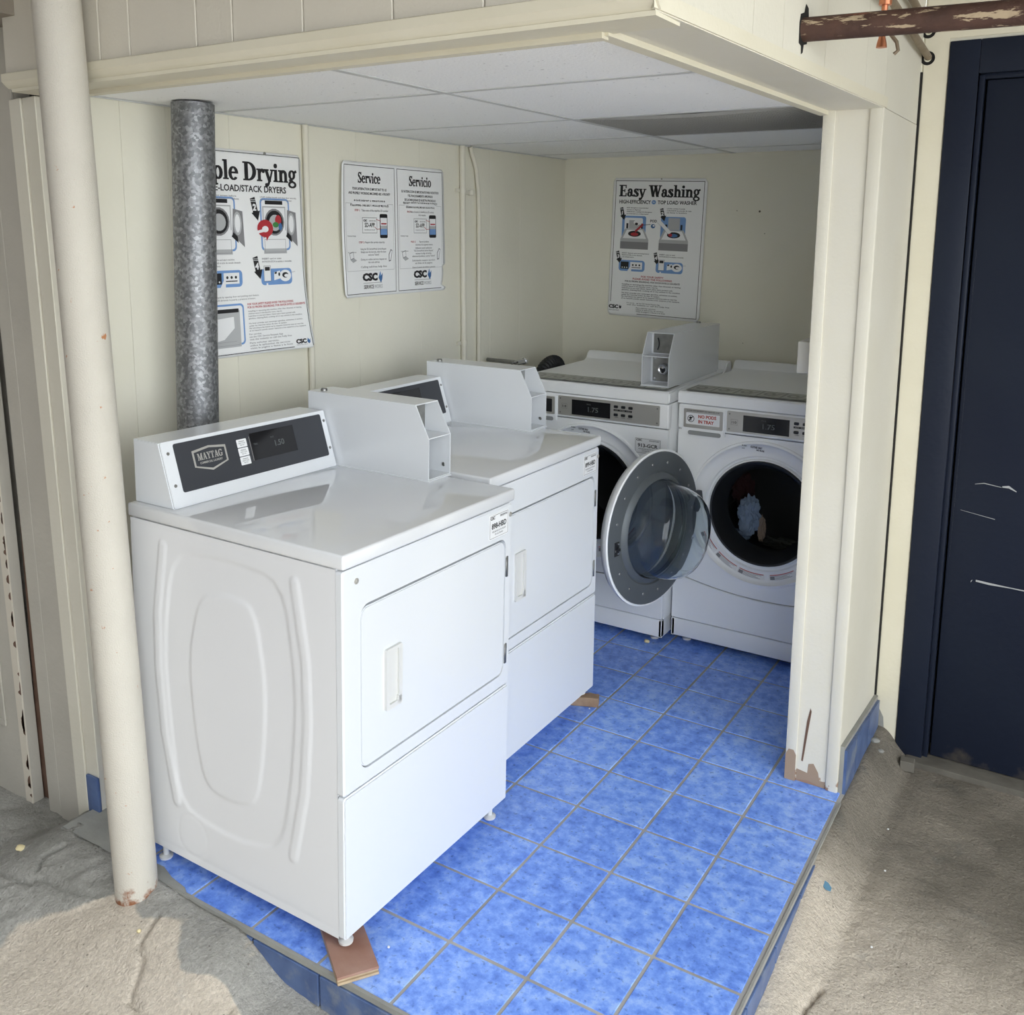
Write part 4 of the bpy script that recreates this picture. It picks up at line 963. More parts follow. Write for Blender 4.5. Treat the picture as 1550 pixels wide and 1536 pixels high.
    if code: id_sticker(t, fr_, .545, .778, .112, .064, code, INK)
    if coin:
        Tm = Matrix.Identity(4)
        for i, (p, q, r) in enumerate(((0, 1, 0), (-1, 0, 0), (0, 0, 1))): Tm[i][0], Tm[i][1], Tm[i][2] = p, q, r
        Tm.translation = Vector((.537, .062, 1.040)); coin_box(t, Tm, .56, .116)
    return t
make_washer('washing_machine', 'white front-loading washer beside the far dryer, coin box standing on its top', (-1.554, .728, 0), code='913-GCR', coin=True, phi=112)
make_washer('washing_machine', 'white front-loading washer in the right-hand corner, its round glass door hanging open', (-.852, .788, 0), nopods=True)

# ---- laundry in the drums
def crumple(name, label, m, c, r, seed, amp=.35, grp='laundry in the open washer'):
    bm = bmesh.new(); bmesh.ops.create_icosphere(bm, subdivisions=5, radius=1)
    o_ = Vector((seed*3.1, seed*1.7, seed))
    for v in bm.verts:
        p = v.co.copy(); k = 1-abs(noise.noise(p*1.6+o_))*1.2; k += (1-abs(noise.noise(p*3.6+o_))*2)*.28+(1-abs(noise.noise(p*7+o_))*2)*.10
        s_ = 1+amp*(k-1.1); v.co = Vector((c[0]+p.x*r[0]*s_, c[1]+p.y*r[1]*s_, c[2]+p.z*r[2]*s_))
    o = MB().bm(bm, None, True).build(name, m); tag(o, label, 'clothes', grp); return o
crumple('crumpled_shirt', 'pale blue crumpled shirt in the drum of the open washer', CLOTHBLUE, (-.600, .940, .535), (.046, .036, .082), 1, .55)
crumple('crumpled_towel', 'dull blue towel low in the drum beside the blue shirt', CLOTHBLUE, (-.640, .952, .440), (.044, .036, .022), 8, .7)
crumple('crumpled_sweater', 'dark red sweater behind the blue shirt in the drum', CLOTHRED, (-.665, 1.06, .60), (.045, .035, .075), 3, .5)
crumple('crumpled_sock', 'tan sock hanging from the blue shirt in the drum', CLOTHTAN, (-.548, .945, .485), (.016, .015, .055), 4, .5)
crumple('crumpled_trousers', 'dark grey trousers lying along the bottom of the drum', CLOTHGREY, (-.50, 1.06, .400), (.085, .04, .024), 5, .6)
crumple('crumpled_sheet', 'pale cloth on the rim of the washer drum behind the far dryer', CLOTHWHITE, (-1.15, 1.0, .41), (.045, .03, .02), 6, .6, 'laundry in the far washer')

# ================================================================== PILLAR, DUCT, PIPES
def leaning_tube(name, label, cat, m, p0, p1, r, seg=32):
    p0 = Vector(p0); p1 = Vector(p1); o = MB().tube([p0-p0, (p1-p0)*.5, p1-p0], r, seg).build(name, m); o.location = p0; return tag(o, label, cat)
def pillar():
    p0 = Vector((-1.414, -1.332, -.09)); p1 = Vector((-1.530, -1.318, 2.44)); n = 40
    m = MB(); m.tube([(p1-p0)*(k/n) for k in range(n+1)], .052, 40)
    o = m.build('pillar', PILLAR); o.location = p0; return tag(o, 'round cream-painted steel pillar, rusty at its foot, left of the nearest dryer', 'pillar')
pillar()
du = thing('vent_duct', 'round galvanised steel duct rising behind the nearest dryer to the ceiling', 'duct', (-1.655, -.905, .25))
dv = Vector((0.012, .058, 1.735))
MB().tube([Vector((0, 0, 0)), dv], .0575, 36, caps=False).build('pipe_section', GALV, du)
MB().tube([dv*.13, dv*.145], .0595, 36).build('joint_band', GALV, du)
MB().tube([(0.0, -.0, 0.0), (0.03, 0, -.06), (.10, 0, -.09), (.15, 0, -.09)], .056, 28).build('elbow', GALV, du)
def conduit(name, label, y0, y1, r, bend=False, x=-1.768, zt=1.987, z0=.30, clips=()):
    t = thing(name, label, 'pipe', (x, y0, z0))
    if bend: pts = [(0, 0, 0), (0, 0, 1.40), (0, -.004, 1.50), (0, -.020, 1.60), (0, y1-y0, zt-z0)]
    else: pts = [(0, 0, 0), (0, (y1-y0)*.5, (zt-z0)*.5), (0, y1-y0, zt-z0)]
    MB().tube(pts, r, 14).build('tube', CREAM, t)
    for z in clips:
        yy = (y1-y0)*(z-z0)/(zt-z0); c = MB().tube([(0, yy, z-z0-.010), (0, yy, z-z0+.010)], r+.003, 14); c.box(-.012, -.004, yy-.040, yy+.015, z-z0-.008, z-z0+.008, .001, 1); c.build('clip', CREAM, t)
    return t
conduit('conduit', 'cream conduit on the left wall beside the drying poster', -.282, -.285, .0105)
conduit('conduit', 'thicker cream conduit right of the service poster, with two clips', .640, .622, .0125, clips=(1.808, 1.175))
conduit('conduit', 'thinner cream conduit bent sideways near the ceiling, right of the clipped one', .745, .680, .0095, bend=True, clips=(1.800,))
# outside pipes, upper right
rp = thing('rusty_pipe', 'thick flaking brown pipe running from the header hole to the right', 'pipe', (-.060, -.586, 2.067))
MB().tube([(0, 0, 0), (1.4, .0, -.028)], .0245, 22).build('tube', RUSTPIPE, rp)
hole = MB().prism([(-.026, -.030), (-.012, -.034), (-.010, -.050), (-.002, -.046), (.002, -.030), (.020, -.026), (.027, .0), (.024, .025), (.020, .046), (.006, .052), (-.002, .034), (-.022, .028), (-.027, .01)], frame((-.0552, -.586, 2.067), (.068, 1, 0), (0, 0, 1)), -.001, .0012)
hole.build('torn_hole', DARKGAP, head)
def wallpipe(label, x0, z0, x1, z1, y1, r, m):
    t = thing('water_pipe', label, 'pipe', (x0, .60, z0)); MB().tube([(0, 0, 0), (x1-x0, y1-.60, z1-z0)], r, 16).build('tube', m, t)
    MB().lathe([(r+.0005, 0), (r+.010, .0), (r+.010, .002)], Matrix.Translation((0, -.0595, 0)) @ Matrix.Rotation(PI/2, 4, 'X'), 20).build('dark_hole', DARKGAP, t); return t
wallpipe('slim old pipe entering the lower of two holes above the navy door', .005, 2.170, .035, 2.30, -1.4, .0105, OLDPIPE)
wallpipe('slim old pipe entering the upper hole, mostly behind the rusty pipe', .002, 2.248, .045, 2.38, -1.4, .0105, OLDPIPE)
cpv = thing('copper_fitting', 'bright copper pipe stub crossing behind the rusty pipe', 'fitting', (.083, -.490, 2.034))
MB().tube([(0, 0, 0), (0, 0, .008), (0.0, 0, .020), (.0, 0, .030), (.004, 0, .16)], [.011, .010, .007, .0065, .0065], 18).build('tube', COPPER, cpv)
MB().tube([(.012, .02, .03), (.026, .02, .012), (.030, .02, -.005), (.022, .02, -.012)], .004, 8).build('hook', OLDPIPE, cpv)
MB().tube([(.002, 0, .085), (.003, 0, .115)], .013, 18).build('collar', COPPER, cpv)
# light switch box on the inside wall
sb = thing('electrical_box', 'off-white electrical box on the inner face of the right-hand wall', 'electrical box', (-.167, .19, 1.285))
MB().box(-.060, 0, -.055, .055, -.048, .048, .005, 2).build('housing', WHITEBOX, sb)
MB().tube([(-.025, 0, .047), (-.025, 0, .70)], .009, 12).build('conduit', WHITEBOX, sb)
MB().tube([(-.060, .01, .015), (-.075, .008, .018)], [.006, .004], 10).build('toggle', WHITEBOX, sb)
# black duct and tap behind the washers
bd = thing('flexible_duct', 'black ribbed hose arching behind the left washer', 'hose', (-1.62, 1.10, .98))
m = MB(); N_ = 40; pts = []; rs = []
for k in range(N_+1):
    q = PI*k/N_; pts.append((-.0+.02*math.sin(q), .085*-math.cos(q), .0+.072*math.sin(q))); rs.append(.030+.0035*(k % 2))
m.tube([(0, -.085, -.2)]+pts+[(0, .085, -.2)], [.03]+rs+[.03], 16); m.build('hose', GASKET, bd)
tp_ = thing('water_tap', 'small steel hose tap on the wall between dryer and washer', 'tap', (-1.60, .80, 1.085))
MB().tube([(-.16, 0, 0), (0.0, 0, 0)], .009, 12).build('pipe', STEEL, tp_); MB().tube([(0, -.018, 0), (0, .045, 0)], .012, 12).tube([(0, .045, 0), (0, .06, 0)], .016, 6).build('valve_body', CHROME, tp_)
MB().tube([(0, -.02, 0), (0, -.05, .004)], .004, 8).tube([(0, -.05, -.004), (0, -.05, .012)], .005, 8).build('lever', STEEL, tp_)
nl = MB().tube([(-1.037, 1.522, 1.227), (-1.037, 1.508, 1.226)], .004, 8).build('nail', BLACK); tag(nl, 'small dark nail in the back wall below the washing poster', 'nail')
for k, (x, z, r) in enumerate(((-.802, 1.736, .0045), (-.905, 1.74, .002), (-.775, 1.64, .002), (-1.0, 1.18, .0015), (-.85, 1.15, .0018))):
    MB().lathe([(.0001, .0012), (r, .0006), (r*1.2, 0)], Matrix.Translation((x, 1.5203, z)) @ Matrix.Rotation(PI/2, 4, 'X'), 8).build('wall_mark', mat('wall_mark', (.12, .11, .08, 1), .8), wb)

# ---- wood under the dryers
pl = thing('plywood_offcut', 'reddish plywood offcut under the front foot of the nearest dryer', 'wood block', (-.838, -1.196, .001), (0, 0, math.radians(-35)))
MB().box(-.10, .125, -.047, .047, 0, .006, .0008, 1).build('bottom_ply', PLYEDGE, pl)
MB().box(-.10, .121, -.047, .047, .0065, .012, .0008, 1).build('middle_ply', PLYEDGE, pl); MB().box(-.10, .123, -.0475, .0475, .0125, .0185, .0008, 1).build('face_ply', PLY, pl)
wbk = MB().box(-.11, .035, -.019, .019, 0, .034, .002, 1).build('wood_block', BLOCKW); wbk.location = (-.885, .128, 0.0005); wbk.rotation_euler = (0, 0, math.radians(22)); tag(wbk, 'worn wooden block under the far corner of the second dryer', 'wood block')

# ---- litter on the ground
def pebble(name, label, cat, m, loc, r, seed=1):
    bm = bmesh.new(); bmesh.ops.create_icosphere(bm, subdivisions=2, radius=1)
    for v in bm.verts: k = 1+.25*noise.noise(v.co*1.5+Vector((seed, 0, 0))); v.co = Vector((v.co.x*r[0]*k, v.co.y*r[1]*k, v.co.z*r[2]*k))
    o = MB().bm(bm, None, True).build(name, m); o.location = loc; return tag(o, label, cat)
def fz(x, y): return floor_z(x, y)
pebble('cork_disc', 'flat pale yellow disc lying on the grey concrete at the left', 'litter', YEL, (-1.86, -1.375, fz(-1.86, -1.375)+.003), (.017, .011, .006))
pebble('pale_pebble', 'small pale pebble on the tan concrete below the pillar', 'pebble', YEL, (-1.307, -1.411, fz(-1.307, -1.411)+.003), (.006, .005, .004), 2)
pebble('white_crumb', 'tiny white crumb on the blue tile beside the plywood offcut', 'crumb', STICKER, (-.742, -1.155, .003), (.0035, .003, .003), 3)
pebble('white_crumb', 'tiny white crumb on the tile right of the wooden block', 'crumb', STICKER, (-.868, .10, .003), (.003, .003, .002), 4)
lf = MB(); lf.prism([(-.018, -.004), (-.008, -.010), (.010, -.008), (.020, -.001), (.012, .008), (-.006, .010), (-.020, .004)], frame((0, 0, 0), (1, 0, 0), (0, 1, 0)), 0, .0025, .0006)
o = lf.build('plastic_scrap', PLASTICBLUE); o.location = (.055, -.335, fz(.055, -.335)+.004); o.rotation_euler = (.15, .1, -.7); tag(o, 'torn scrap of blue plastic beside the step edge', 'litter')
for k, (x, y, lab) in enumerate(((.13, .10, 'white crumb on the dark concrete in front of the navy door'), (.16, -.10, 'white crumb on the concrete between the blue scrap and the navy door'), (.19, -.42, 'white crumb on the concrete right of the blue scrap'), (.06, -.88, 'white crumb beside the long crack at the step'))):
    pebble('white_crumb', lab, 'crumb', STICKER, (x, y, fz(x, y)+.002), (.003, .003, .002), 5+k)
for k, (x, y, r, lab) in enumerate(((.02, .43, .016, 'rubble chip in the corner between skirting and door frame'), (.045, .40, .011, 'smaller rubble chip beside the corner chip'))):
    pebble('rubble_chip', lab, 'rubble', BUFFGREY, (x, y, fz(x, y)+.004), (r, r*.8, r*.5), 11+k)
cb = MB().box(-.022, .022, -.018, .018, 0, .034, .002, 1).build('loose_block', mat('block_grey', (.14, .13, .11, 1), .9, bump=.3)); cb.location = (.118, .470, -.095); cb.rotation_euler = (0, 0, .1); tag(cb, 'small grey block at the foot of the navy door frame', 'block')
pebble('lint_tuft', 'pale tuft of lint under the left washer near its right foot', 'litter', YEL, (-.925, .715, .006), (.013, .010, .007), 21)

# ================================================================== POSTERS
def sheet(t, fn, w, h, left=lambda v: 0, right=None, nu=44, nv=40):
    right = right or (lambda v: w); vs = []; fs = []
    for j in range(nv+1):
        v = h*j/nv; l, r = left(v), right(v)
        e = min(v, h-v); ins = .012-math.sqrt(max(0, .012**2-(.012-e)**2)) if e < .012 else 0
        for i in range(nu+1):
            u = l+ins+(r-l-2*ins)*i/nu; vs.append(fn(u, v, 0))
    for j in range(nv):
        for i in range(nu): a = j*(nu+1)+i; fs.append((a, a+1, a+nu+2, a+nu+1))
    m = MB(); m.add(vs, fs, True); o = m.build('sheet', PAPER, t)
    md = o.modifiers.new('thick', 'SOLIDIFY'); md.thickness = .0014; md.offset = -1
    return o
NM = {'k': ('black_print', INK, None), 'g': ('grey_print', GREYINK, None), 'l': ('light_grey_print', LIGHTINK, None), 'b': ('blue_print', BLUEINK, None), 'B': ('deep_blue_print', DBLUEINK, None), 'r': ('red_print', REDINK, None), 'w': ('white_print', STICKER, None), 'G': ('green_print', GREENINK, None), 'T': ('title_lettering', INK, 'bold black serif title')}
def arrow(P, u, v, num, s=1.0):
    """slanted black band with a number, ending in an arrow head"""
    P.poly('k', [(u, v), (u+.020*s, v+.006*s), (u+.032*s, v-.042*s), (u+.012*s, v-.048*s)])
    P.poly('k', [(u+.004*s, v-.044*s), (u+.040*s, v-.036*s), (u+.030*s, v-.068*s)])
    P.rect('w', u+.001*s, v-.004*s, u+.022*s, v-.0025*s, P.d*1.6); P.rect('w', u+.001*s, v-.009*s, u+.023*s, v-.0075*s, P.d*1.6)
    P.text('w', num, u+.017*s, v-.036*s, .020*s, align='c', bold=.03, d=P.d*1.8)
def blue_frame(P, u0, v0, u1, v1, t=.006):
    P.pane('b', u0, v0, u1, v1, .014, P.d*.8); P.pane('w', u0+t, v0+t, u1-t, v1-t, .010, P.d*1.2)
def lines(P, txts, u, v, hh, step, wmax, key='g', align='l', bold=0.0, **k):
    mx = max(len(x) for x in txts)
    for i, x in enumerate(txts): P.text(key, x, u, v-i*step, hh, width=wmax*len(x)/mx, align=align, bold=bold, **k)
def dryer_pic(P, u, v, clothes):
    d = P.d
    blue_frame(P, u-.010, v+.010, u+.118, v+.175)
    P.rect('l', u, v, u+.100, v+.150, d*1.4); P.rect('k', u+.012, v+.156, u+.088, v+.168, d*1.6)
    P.rect('w', u+.004, v+.052, u+.096, v+.146, d*1.6); P.ell('g', u+.050, v+.100, .043, d=d*1.8); P.ell('k', u+.050, v+.100, .037, d=d*2)
    P.ell('l', u+.052, v+.098, .026, d=d*2.2)
    P.poly('g', [(u+.102, v+.060), (u+.108, v+.140), (u+.146, v+.132), (u+.150, v+.022)], d*2); P.ell('l', u+.124, v+.095, .017, .036, d*2.2); P.ell('w', u+.124, v+.095, .011, .028, d*2.4); P.poly('k', [(u+.098, v+.055), (u+.125, v+.035), (u+.122, v+.055), (u+.106, v+.068)], d*2.6)
    P.outline('g', u+.004, v+.004, u+.096, v+.046, .0012, d*1.8)
    if clothes:
        P.ell('r', u+.008, v+.080, .034, .028, d*2.8); P.poly('r', [(u+.01, v+.06), (u+.035, v+.072), (u+.012, v+.040)], d*2.8)
        P.ell('w', u+.008, v+.078, .014, .010, d*3.1); P.line('w', (u+.004, v+.074), (u-.030, v+.068), .009, d*3.1); P.ell('r', u+.066, v+.106, .014, .017, d*2.8); P.ell('G', u+.054, v+.092, .013, .009, d*2.9); P.ell('B', u+.074, v+.086, .008, .012, d*2.9)
def panel_pic(P, u, v, kind):
    d = P.d; blue_frame(P, u, v, u+.135, v+.052, .005)
    P.pane('b', u+.005, v+.005, u+.130, v+.047, .008, d*1.3)
    if kind == 0:
        P.rect('w', u+.060, v+.010, u+.122, v+.044, d*1.6); P.rect('k', u+.010, v+.010, u+.052, v+.044, d*1.6)
        for k in range(3): P.ell('k', u+.074+k*.017, v+.030, .0045, d=d*2); P.ell('w', u+.019+k*.012, v+.017, .003, d=d*2)
        P.rect('k', u+.068, v+.017, u+.114, v+.020, d*2); P.poly('w', [(u+.045, v-.002), (u+.060, v+.022), (u+.068, v+.020), (u+.066, v-.012), (u+.05, v-.016)], d*2.2)
    else:
        P.rect('w', u+.012, v+.012, u+.042, v+.062, d*1.6); P.outline('k', u+.012, v+.012, u+.042, v+.062, .001, d*1.8); P.rect('k', u+.017, v+.046, u+.038, v+.058, d*1.8)
        P.poly('w', [(u+.055, v+.014), (u+.085, v+.020), (u+.082, v+.045), (u+.056, v+.040)], d*1.6); P.poly('k', [(u+.058, v+.034), (u+.068, v+.036), (u+.067, v+.042), (u+.058, v+.040)], d*2); P.ell('k', u+.078, v+.033, .004, .006, d*2)
        P.ell('w', u+.105, v+.028, .026, .019, d*1.7); P.ell('k', u+.105, v+.030, .014, .009, d*2.1); P.ell('w', u+.110, v+.028, .010, .005, d*2.3); P.line('g', (u+.125, v+.036), (u+.150, v+.040), .001, d*2); P.line('w', (u+.024, v+.006), (u+.026, v-.010), .007, d*2)
SAFE = ['Installing or operating this machine other than directed, or leaving', 'children alone in the laundry room, may be', 'hazardous to you and others. Never place items spotted with', 'gasoline, cleaning fluid, cooking oil or any solvent in the machine.']
SAFE2 = ['No lavar prendas que contengan gasolina, solventes ni aceites,', 'quitar las manchas antes de usar el equipo.', 'No introduzca las manos en la maquina mientras este en marcha;', 'el no hacerlo puede causar lesiones a los usuarios y los equipos.']
# --- drying poster on the left wall
w, h = .465, .635
pt = thing('drying_poster', 'white instruction poster titled Simple Drying, half hidden by the duct', 'poster', (-1.7765, -.768, 1.252), (0, 0, 0))
def fn1(u, v, d):
    t = max(0, (.30-v)/.30); c = .034*t**1.6*max(0, u/w)**2+.004*(1-math.cos(PI*2*v/h))*.5
    return Vector((c+d+.0015, u+.012*t*t*(u/w), v))
fn1_ = fn1
sh1 = sheet(pt, fn1, w, h)
P = Print(fn1); P.outline('k', .007, .007, w-.007, h-.007, .0022, n=20); P.rect('w', w-.085, .004, w-.010, .012, .001)
P.text('T', 'ple Drying', w-.022, h-.090, .056, width=.352, align='r', font='serif'); P.text('T', 'Sim', .016, h-.090, .056, width=.078, font='serif')
P.text('k', 'SINGLE-LOAD/STACK DRYERS', w-.072, h-.125, .020, width=.372, align='r', bold=.012)
arrow(P, .235, h-.146, '2'); arrow(P, .012, h-.146, '1'); arrow(P, .235, h-.330, '4'); arrow(P, .012, h-.330, '3')
lines(P, ['LOAD clothes loosely and close door securely.', 'COLOQUE las prendas de ropa sin apretar', 'la maquina y cierre bien la puerta.'], .278, h-.142, .0052, .0085, .16, bold=.01)
lines(P, ['CLEAN lint screen before', 'LIMPIE el filtro de pelusa', 'antes de cargar.'], .060, h-.142, .0052, .0085, .13, bold=.01)
dryer_pic(P, .055, h-.318, False); dryer_pic(P, .285, h-.318, True)
lines(P, ['INSERT card or coins', 'INTRODUZCA la tarjeta o monedas'], .275, h-.336, .0052, .0095, .13, bold=.02)
lines(P, ['SELECT cycle and start machine', 'SELECCIONE el ciclo de secado deseado', 'en la secadora'], .055, h-.336, .0052, .0095, .13, bold=.01)
panel_pic(P, .055, h-.418, 0); panel_pic(P, .268, h-.418, 1)
lines(P, ['CHECK cycle by opening door and pushing start button.', 'VERIFIQUE abriendo la puerta y presione el boton.'], .055, h-.450, .0052, .0095, .20)
blue_frame(P, .045, .035, .190, .165); P.rect('l', .055, .03, .172, .145, P.d*1.5); P.rect('k', .06, .138, .168, .150, P.d*1.7); P.poly('w', [(.07, .05), (.15, .062), (.148, .125), (.075, .120)], P.d*1.8); P.outline('g', .06, .036, .167, .048, .0008, P.d*1.8)
lines(P, ['FOR YOUR SAFETY PLEASE AVOID THE FOLLOWING', 'POR SU PROPIA SEGURIDAD, POR FAVOR EVITE LO SIGUIENTE'], .205, h-.478, .0068, .0100, .245, key='r', bold=.02)
lines(P, SAFE, .207, h-.499, .0046, .0078, .225, bold=.005); lines(P, SAFE2, .207, h-.538, .0046, .0078, .235, bold=.005)
lines(P, ['For service', 'use the CSC Service Request App', 'visit the website or call the help line'], .205, .062, .0055, .0085, .17); lines(P, ['Para solicitar servicio,', 'utilice la aplicacion de servicio', 'visite la pagina o llame a la linea'], .205, .034, .0055, .0085, .17)
P.text('k', 'CSC', w-.075, .018, .014, width=.042, bold=.05); P.poly('B', [(w-.030, .022), (w-.026, .034), (w-.020, .026), (w-.016, .032), (w-.018, .018), (w-.024, .014)]); P.text('g', 'SERVICEWORKS', w-.075, .010, .005, width=.045)
P.build(NM, sh1)
MB().lathe([(.0001, .004), (.004, .003), (.005, 0)], Matrix.Translation((.002, w-.16, h-.004)) @ Matrix.Rotation(PI/2, 4, 'Y'), 10).build('pin', STEEL, pt)
# --- service poster
w, h = .612, .480
ps = thing('service_poster', 'white two-column poster headed Service and Servicio, one lower corner torn', 'poster', (-1.7765, -.112, 1.405))
def fn2(u, v, d):
    b = .016*math.sin(PI*min(1, v/h))*(1-min(1, u/.12)) if u < .12 else 0
    return Vector((.002+d+.010*(1-min(1, u/.1))+b*.4+.006*max(0, (u/w-.8)/.2)*(1-v/h), u-b+.004*(1-v/h)-.0, v))
def rgt(v):
    if v < .088: return w-.002
    if v < .107: return w-.030+.022*math.cos((v-.088)/.019*PI*.5)
    return w-.002
def rgt2(v):
    if .02 < v < .105: return w-.028+.012*math.sin((v-.02)*30)
    return w-.002
sh2 = sheet(ps, fn2, w, h, right=rgt2, nv=40)
P = Print(fn2)
P.outline('k', .010, .010, .298, h-.012, .0022, n=16); P.rect('k', .312, .010, w-.030, .0122, n=10); P.rect('k', .312, h-.0142, w-.012, h-.012, n=10); P.rect('k', .312, .010, .3142, h-.012, n=10); P.rect('k', w-.0142, .108, w-.012, h-.012, n=10)
for k, (u, ti, a1, a2, a3, a4, a5) in enumerate(((.010, 'Service', ['YOUR SATISFACTION IS IMPORTANT TO US', 'AND PROPERLY WORKING MACHINES ARE A PRIORITY'], ['PLEASE REPORT A SERVICE ISSUE', 'FOLLOWING THIS EASY TWO-STEP METHOD:'], ['Take note of the machine ID number'], ['Report the service issue by:'], [['Using the CSC ServiceWorks Service Request', 'Simply scan the barcode, select the issue', 'and press "Submit"'], ['Going to online service request at', 'the web address'], ['Calling toll-free help line']]),
        (.312, 'Servicio', ['SU SATISFACCION ES IMPORTANTE PARA NOSOTROS', 'Y EL FUNCIONAMIENTO APROPIADO', 'DE LAS MAQUINAS ES NUESTRA PRIORIDAD'], ['POR FAVOR, REPORTE CUALQUIER PROBLEMA DE SERVICIO', 'SIGUIENDO ESTE FACIL METODO DE DOS PASOS:'], ['Anote el numero de identificacion (ID number)', 'de la maquina.'], ['Reporte el problema', 'de servicio de la siguiente manera:'], [['Utilizando nuestra aplicacion', '"CSC ServiceWorks Service Request"', 'escanee el codigo de barras,', 'seleccione el problema y oprima "Submit"'], ['Solicitando nuestro servicio', 'en linea en la pagina'], ['Llame al numero de telefono gratuito']]))):
    c = u+.144
    P.text('T', ti, c, h-.072, .036, width=.125 if k == 0 else .140, align='c', font='serif')
    lines(P, a1, c, h-.098, .0088, .0155, .235, key='k', align='c', bold=.015); lines(P, a2, c, h-.141, .0085, .0145, .215, key='k', align='c', bold=.02)
    P.outline('l', u+.010, .094, u+.278, h-.145, .0012, P.d*.7, n=8); P.rect('w', u+.045, h-.149, u+.245, h-.138, P.d*.8)
    P.text('r', ('STEP 1:', 'PASO 1:')[k], u+.060, h-.173, .007, width=.03); lines(P, a3, u+.098 if k == 0 else c+.01, h-.173, .0075, .0115, .15, align='l' if k == 0 else 'c')
    P.outline('g', u+.100, h-.251, u+.182, h-.195, .0015); P.text('k', 'SD-APP', u+.141, h-.229, .016, width=.055, align='c'); P.text('k', 'CSC', u+.106, h-.209, .007, width=.02, bold=.03); P.text('g', 'SERVICEWORKS', u+.138, h-.209, .005, width=.038); P.text('g', 'FOR SERVICE USE THE APP', u+.141, h-.241, .004, width=.06, align='c')
    P.pane('k', u+.198, h-.269, u+.242, h-.181, .006); P.rect('w', u+.201, h-.223, u+.239, h-.195, P.d*1.6); P.rect('b', u+.201, h-.257, u+.239, h-.235, P.d*1.6); P.rect('l', u+.201, h-.235, u+.239, h-.223, P.d*1.6); P.rect('r', u+.205, h-.219, u+.236, h-.214, P.d*2)
    P.line('r', (u+.176, h-.201), (u+.203, h-.207), .0018, P.d*2.2); P.line('r', (u+.166, h-.227), (u+.180, h-.237), .0022, P.d*2.2); P.line('r', (u+.180, h-.237), (u+.203, h-.235), .0018, P.d*2.2)
    P.text('r', ('STEP 2:', 'PASO 2:')[k], u+.080, h-.287, .007, width=.03); lines(P, a4, u+.114 if k == 0 else c+.02, h-.287, .0075, .0115, .11, align='l' if k == 0 else 'c')
    y0 = h-.311
    for grp_ in a5:
        lines(P, grp_, c+.016, y0, .0068, .0105, .145, align='c', bold=.008); y0 -= .0105*len(grp_)+.006
    P.text('g', ('Download the app', 'Descargue la app')[k], u+.018, h-.263, .005, width=.045); P.text('g', ('for your phone', 'a su telefono')[k], u+.018, h-.321, .005, width=.045)
    P.poly('g', [(u+.024, .158), (u+.046, .164), (u+.050, .140), (u+.030, .134)]); P.poly('w', [(u+.026, .156), (u+.044, .161), (u+.048, .142), (u+.031, .137)], P.d*1.6); P.poly('l', [(u+.030, .134), (u+.050, .140), (u+.066, .132), (u+.044, .124)])
    P.poly('g', [(u+.246, .152), (u+.258, .170), (u+.268, .166), (u+.258, .126), (u+.246, .124)]); P.poly('w', [(u+.249, .150), (u+.259, .166), (u+.265, .163), (u+.256, .130), (u+.249, .129)], P.d*1.6)
    P.text('k', 'CSC', c-.048, .058, .026, width=.082, bold=.06); P.poly('B', [(c+.040, .066), (c+.050, .090), (c+.056, .074), (c+.064, .084), (c+.062, .062), (c+.054, .046)]); P.poly('b', [(c+.050, .090), (c+.056, .074), (c+.046, .072)], P.d*1.8)
    P.rect('g', c-.045, .048, c+.060, .0495); P.text('k', 'SERVICE', c-.043, .028, .014, width=.056); P.text('l', 'WORKS', c+.016, .028, .014, width=.046)
P.build(NM, sh2)
# --- washing poster on the back wall
w, h = .470, .650
pw = thing('washing_poster', 'white instruction poster titled Easy Washing on the back wall', 'poster', (-1.531, 1.5165, 1.246), (0, math.radians(1.6), 0))
fn3 = lambda u, v, d: Vector((u, -.002-d, v))
sh3 = sheet(pw, fn3, w, h)
P = Print(fn3)
P.rect('k', .013, .065, .0155, h-.012, n=1); P.rect('k', w-.0155, .012, w-.013, h-.012); P.rect('k', .013, h-.0145, w-.013, h-.012); P.rect('k', .155, .012, w-.013, .0145)
P.text('T', 'Easy Washing', w/2, h-.085, .052, width=.405, align='c', font='serif')
P.text('k', 'HIGH-EFFICIENCY', .035, h-.118, .017, width=.162, bold=.015); P.ell('b', .212, h-.110, .011, .010); P.text('w', 'he', .212, h-.113, .008, align='c', d=P.d*2); P.text('k', 'TOP LOAD WASHER', .232, h-.118, .017, width=.192, bold=.015)
for (u, v, n_) in ((.040, h-.140, '1'), (.245, h-.140, '2'), (.030, h-.345, '3'), (.225, h-.345, '4')): arrow(P, u, v, n_, .82)
lines(P, ['ADD detergent to recommended', 'amount or dispenser', 'AGREGUE la cantidad de detergente', 'recomendada en el dispensador'], .075, h-.140, .0052, .0092, .13, key='k', bold=.01)
lines(P, ['LOAD clothes loosely', 'COLOQUE las prendas de ropa', 'sin llenar la lavadora'], .280, h-.140, .0052, .0092, .12, key='k', bold=.01)
lines(P, ['SELECT desired cycle and temperature', 'SELECCIONE el ciclo deseado', 'y la temperatura'], .062, h-.352, .0052, .0092, .14, key='k', bold=.01); lines(P, ['INSERT coins or card', 'INTRODUZCA la tarjeta o monedas'], .255, h-.352, .0052, .0092, .12, key='k', bold=.01)
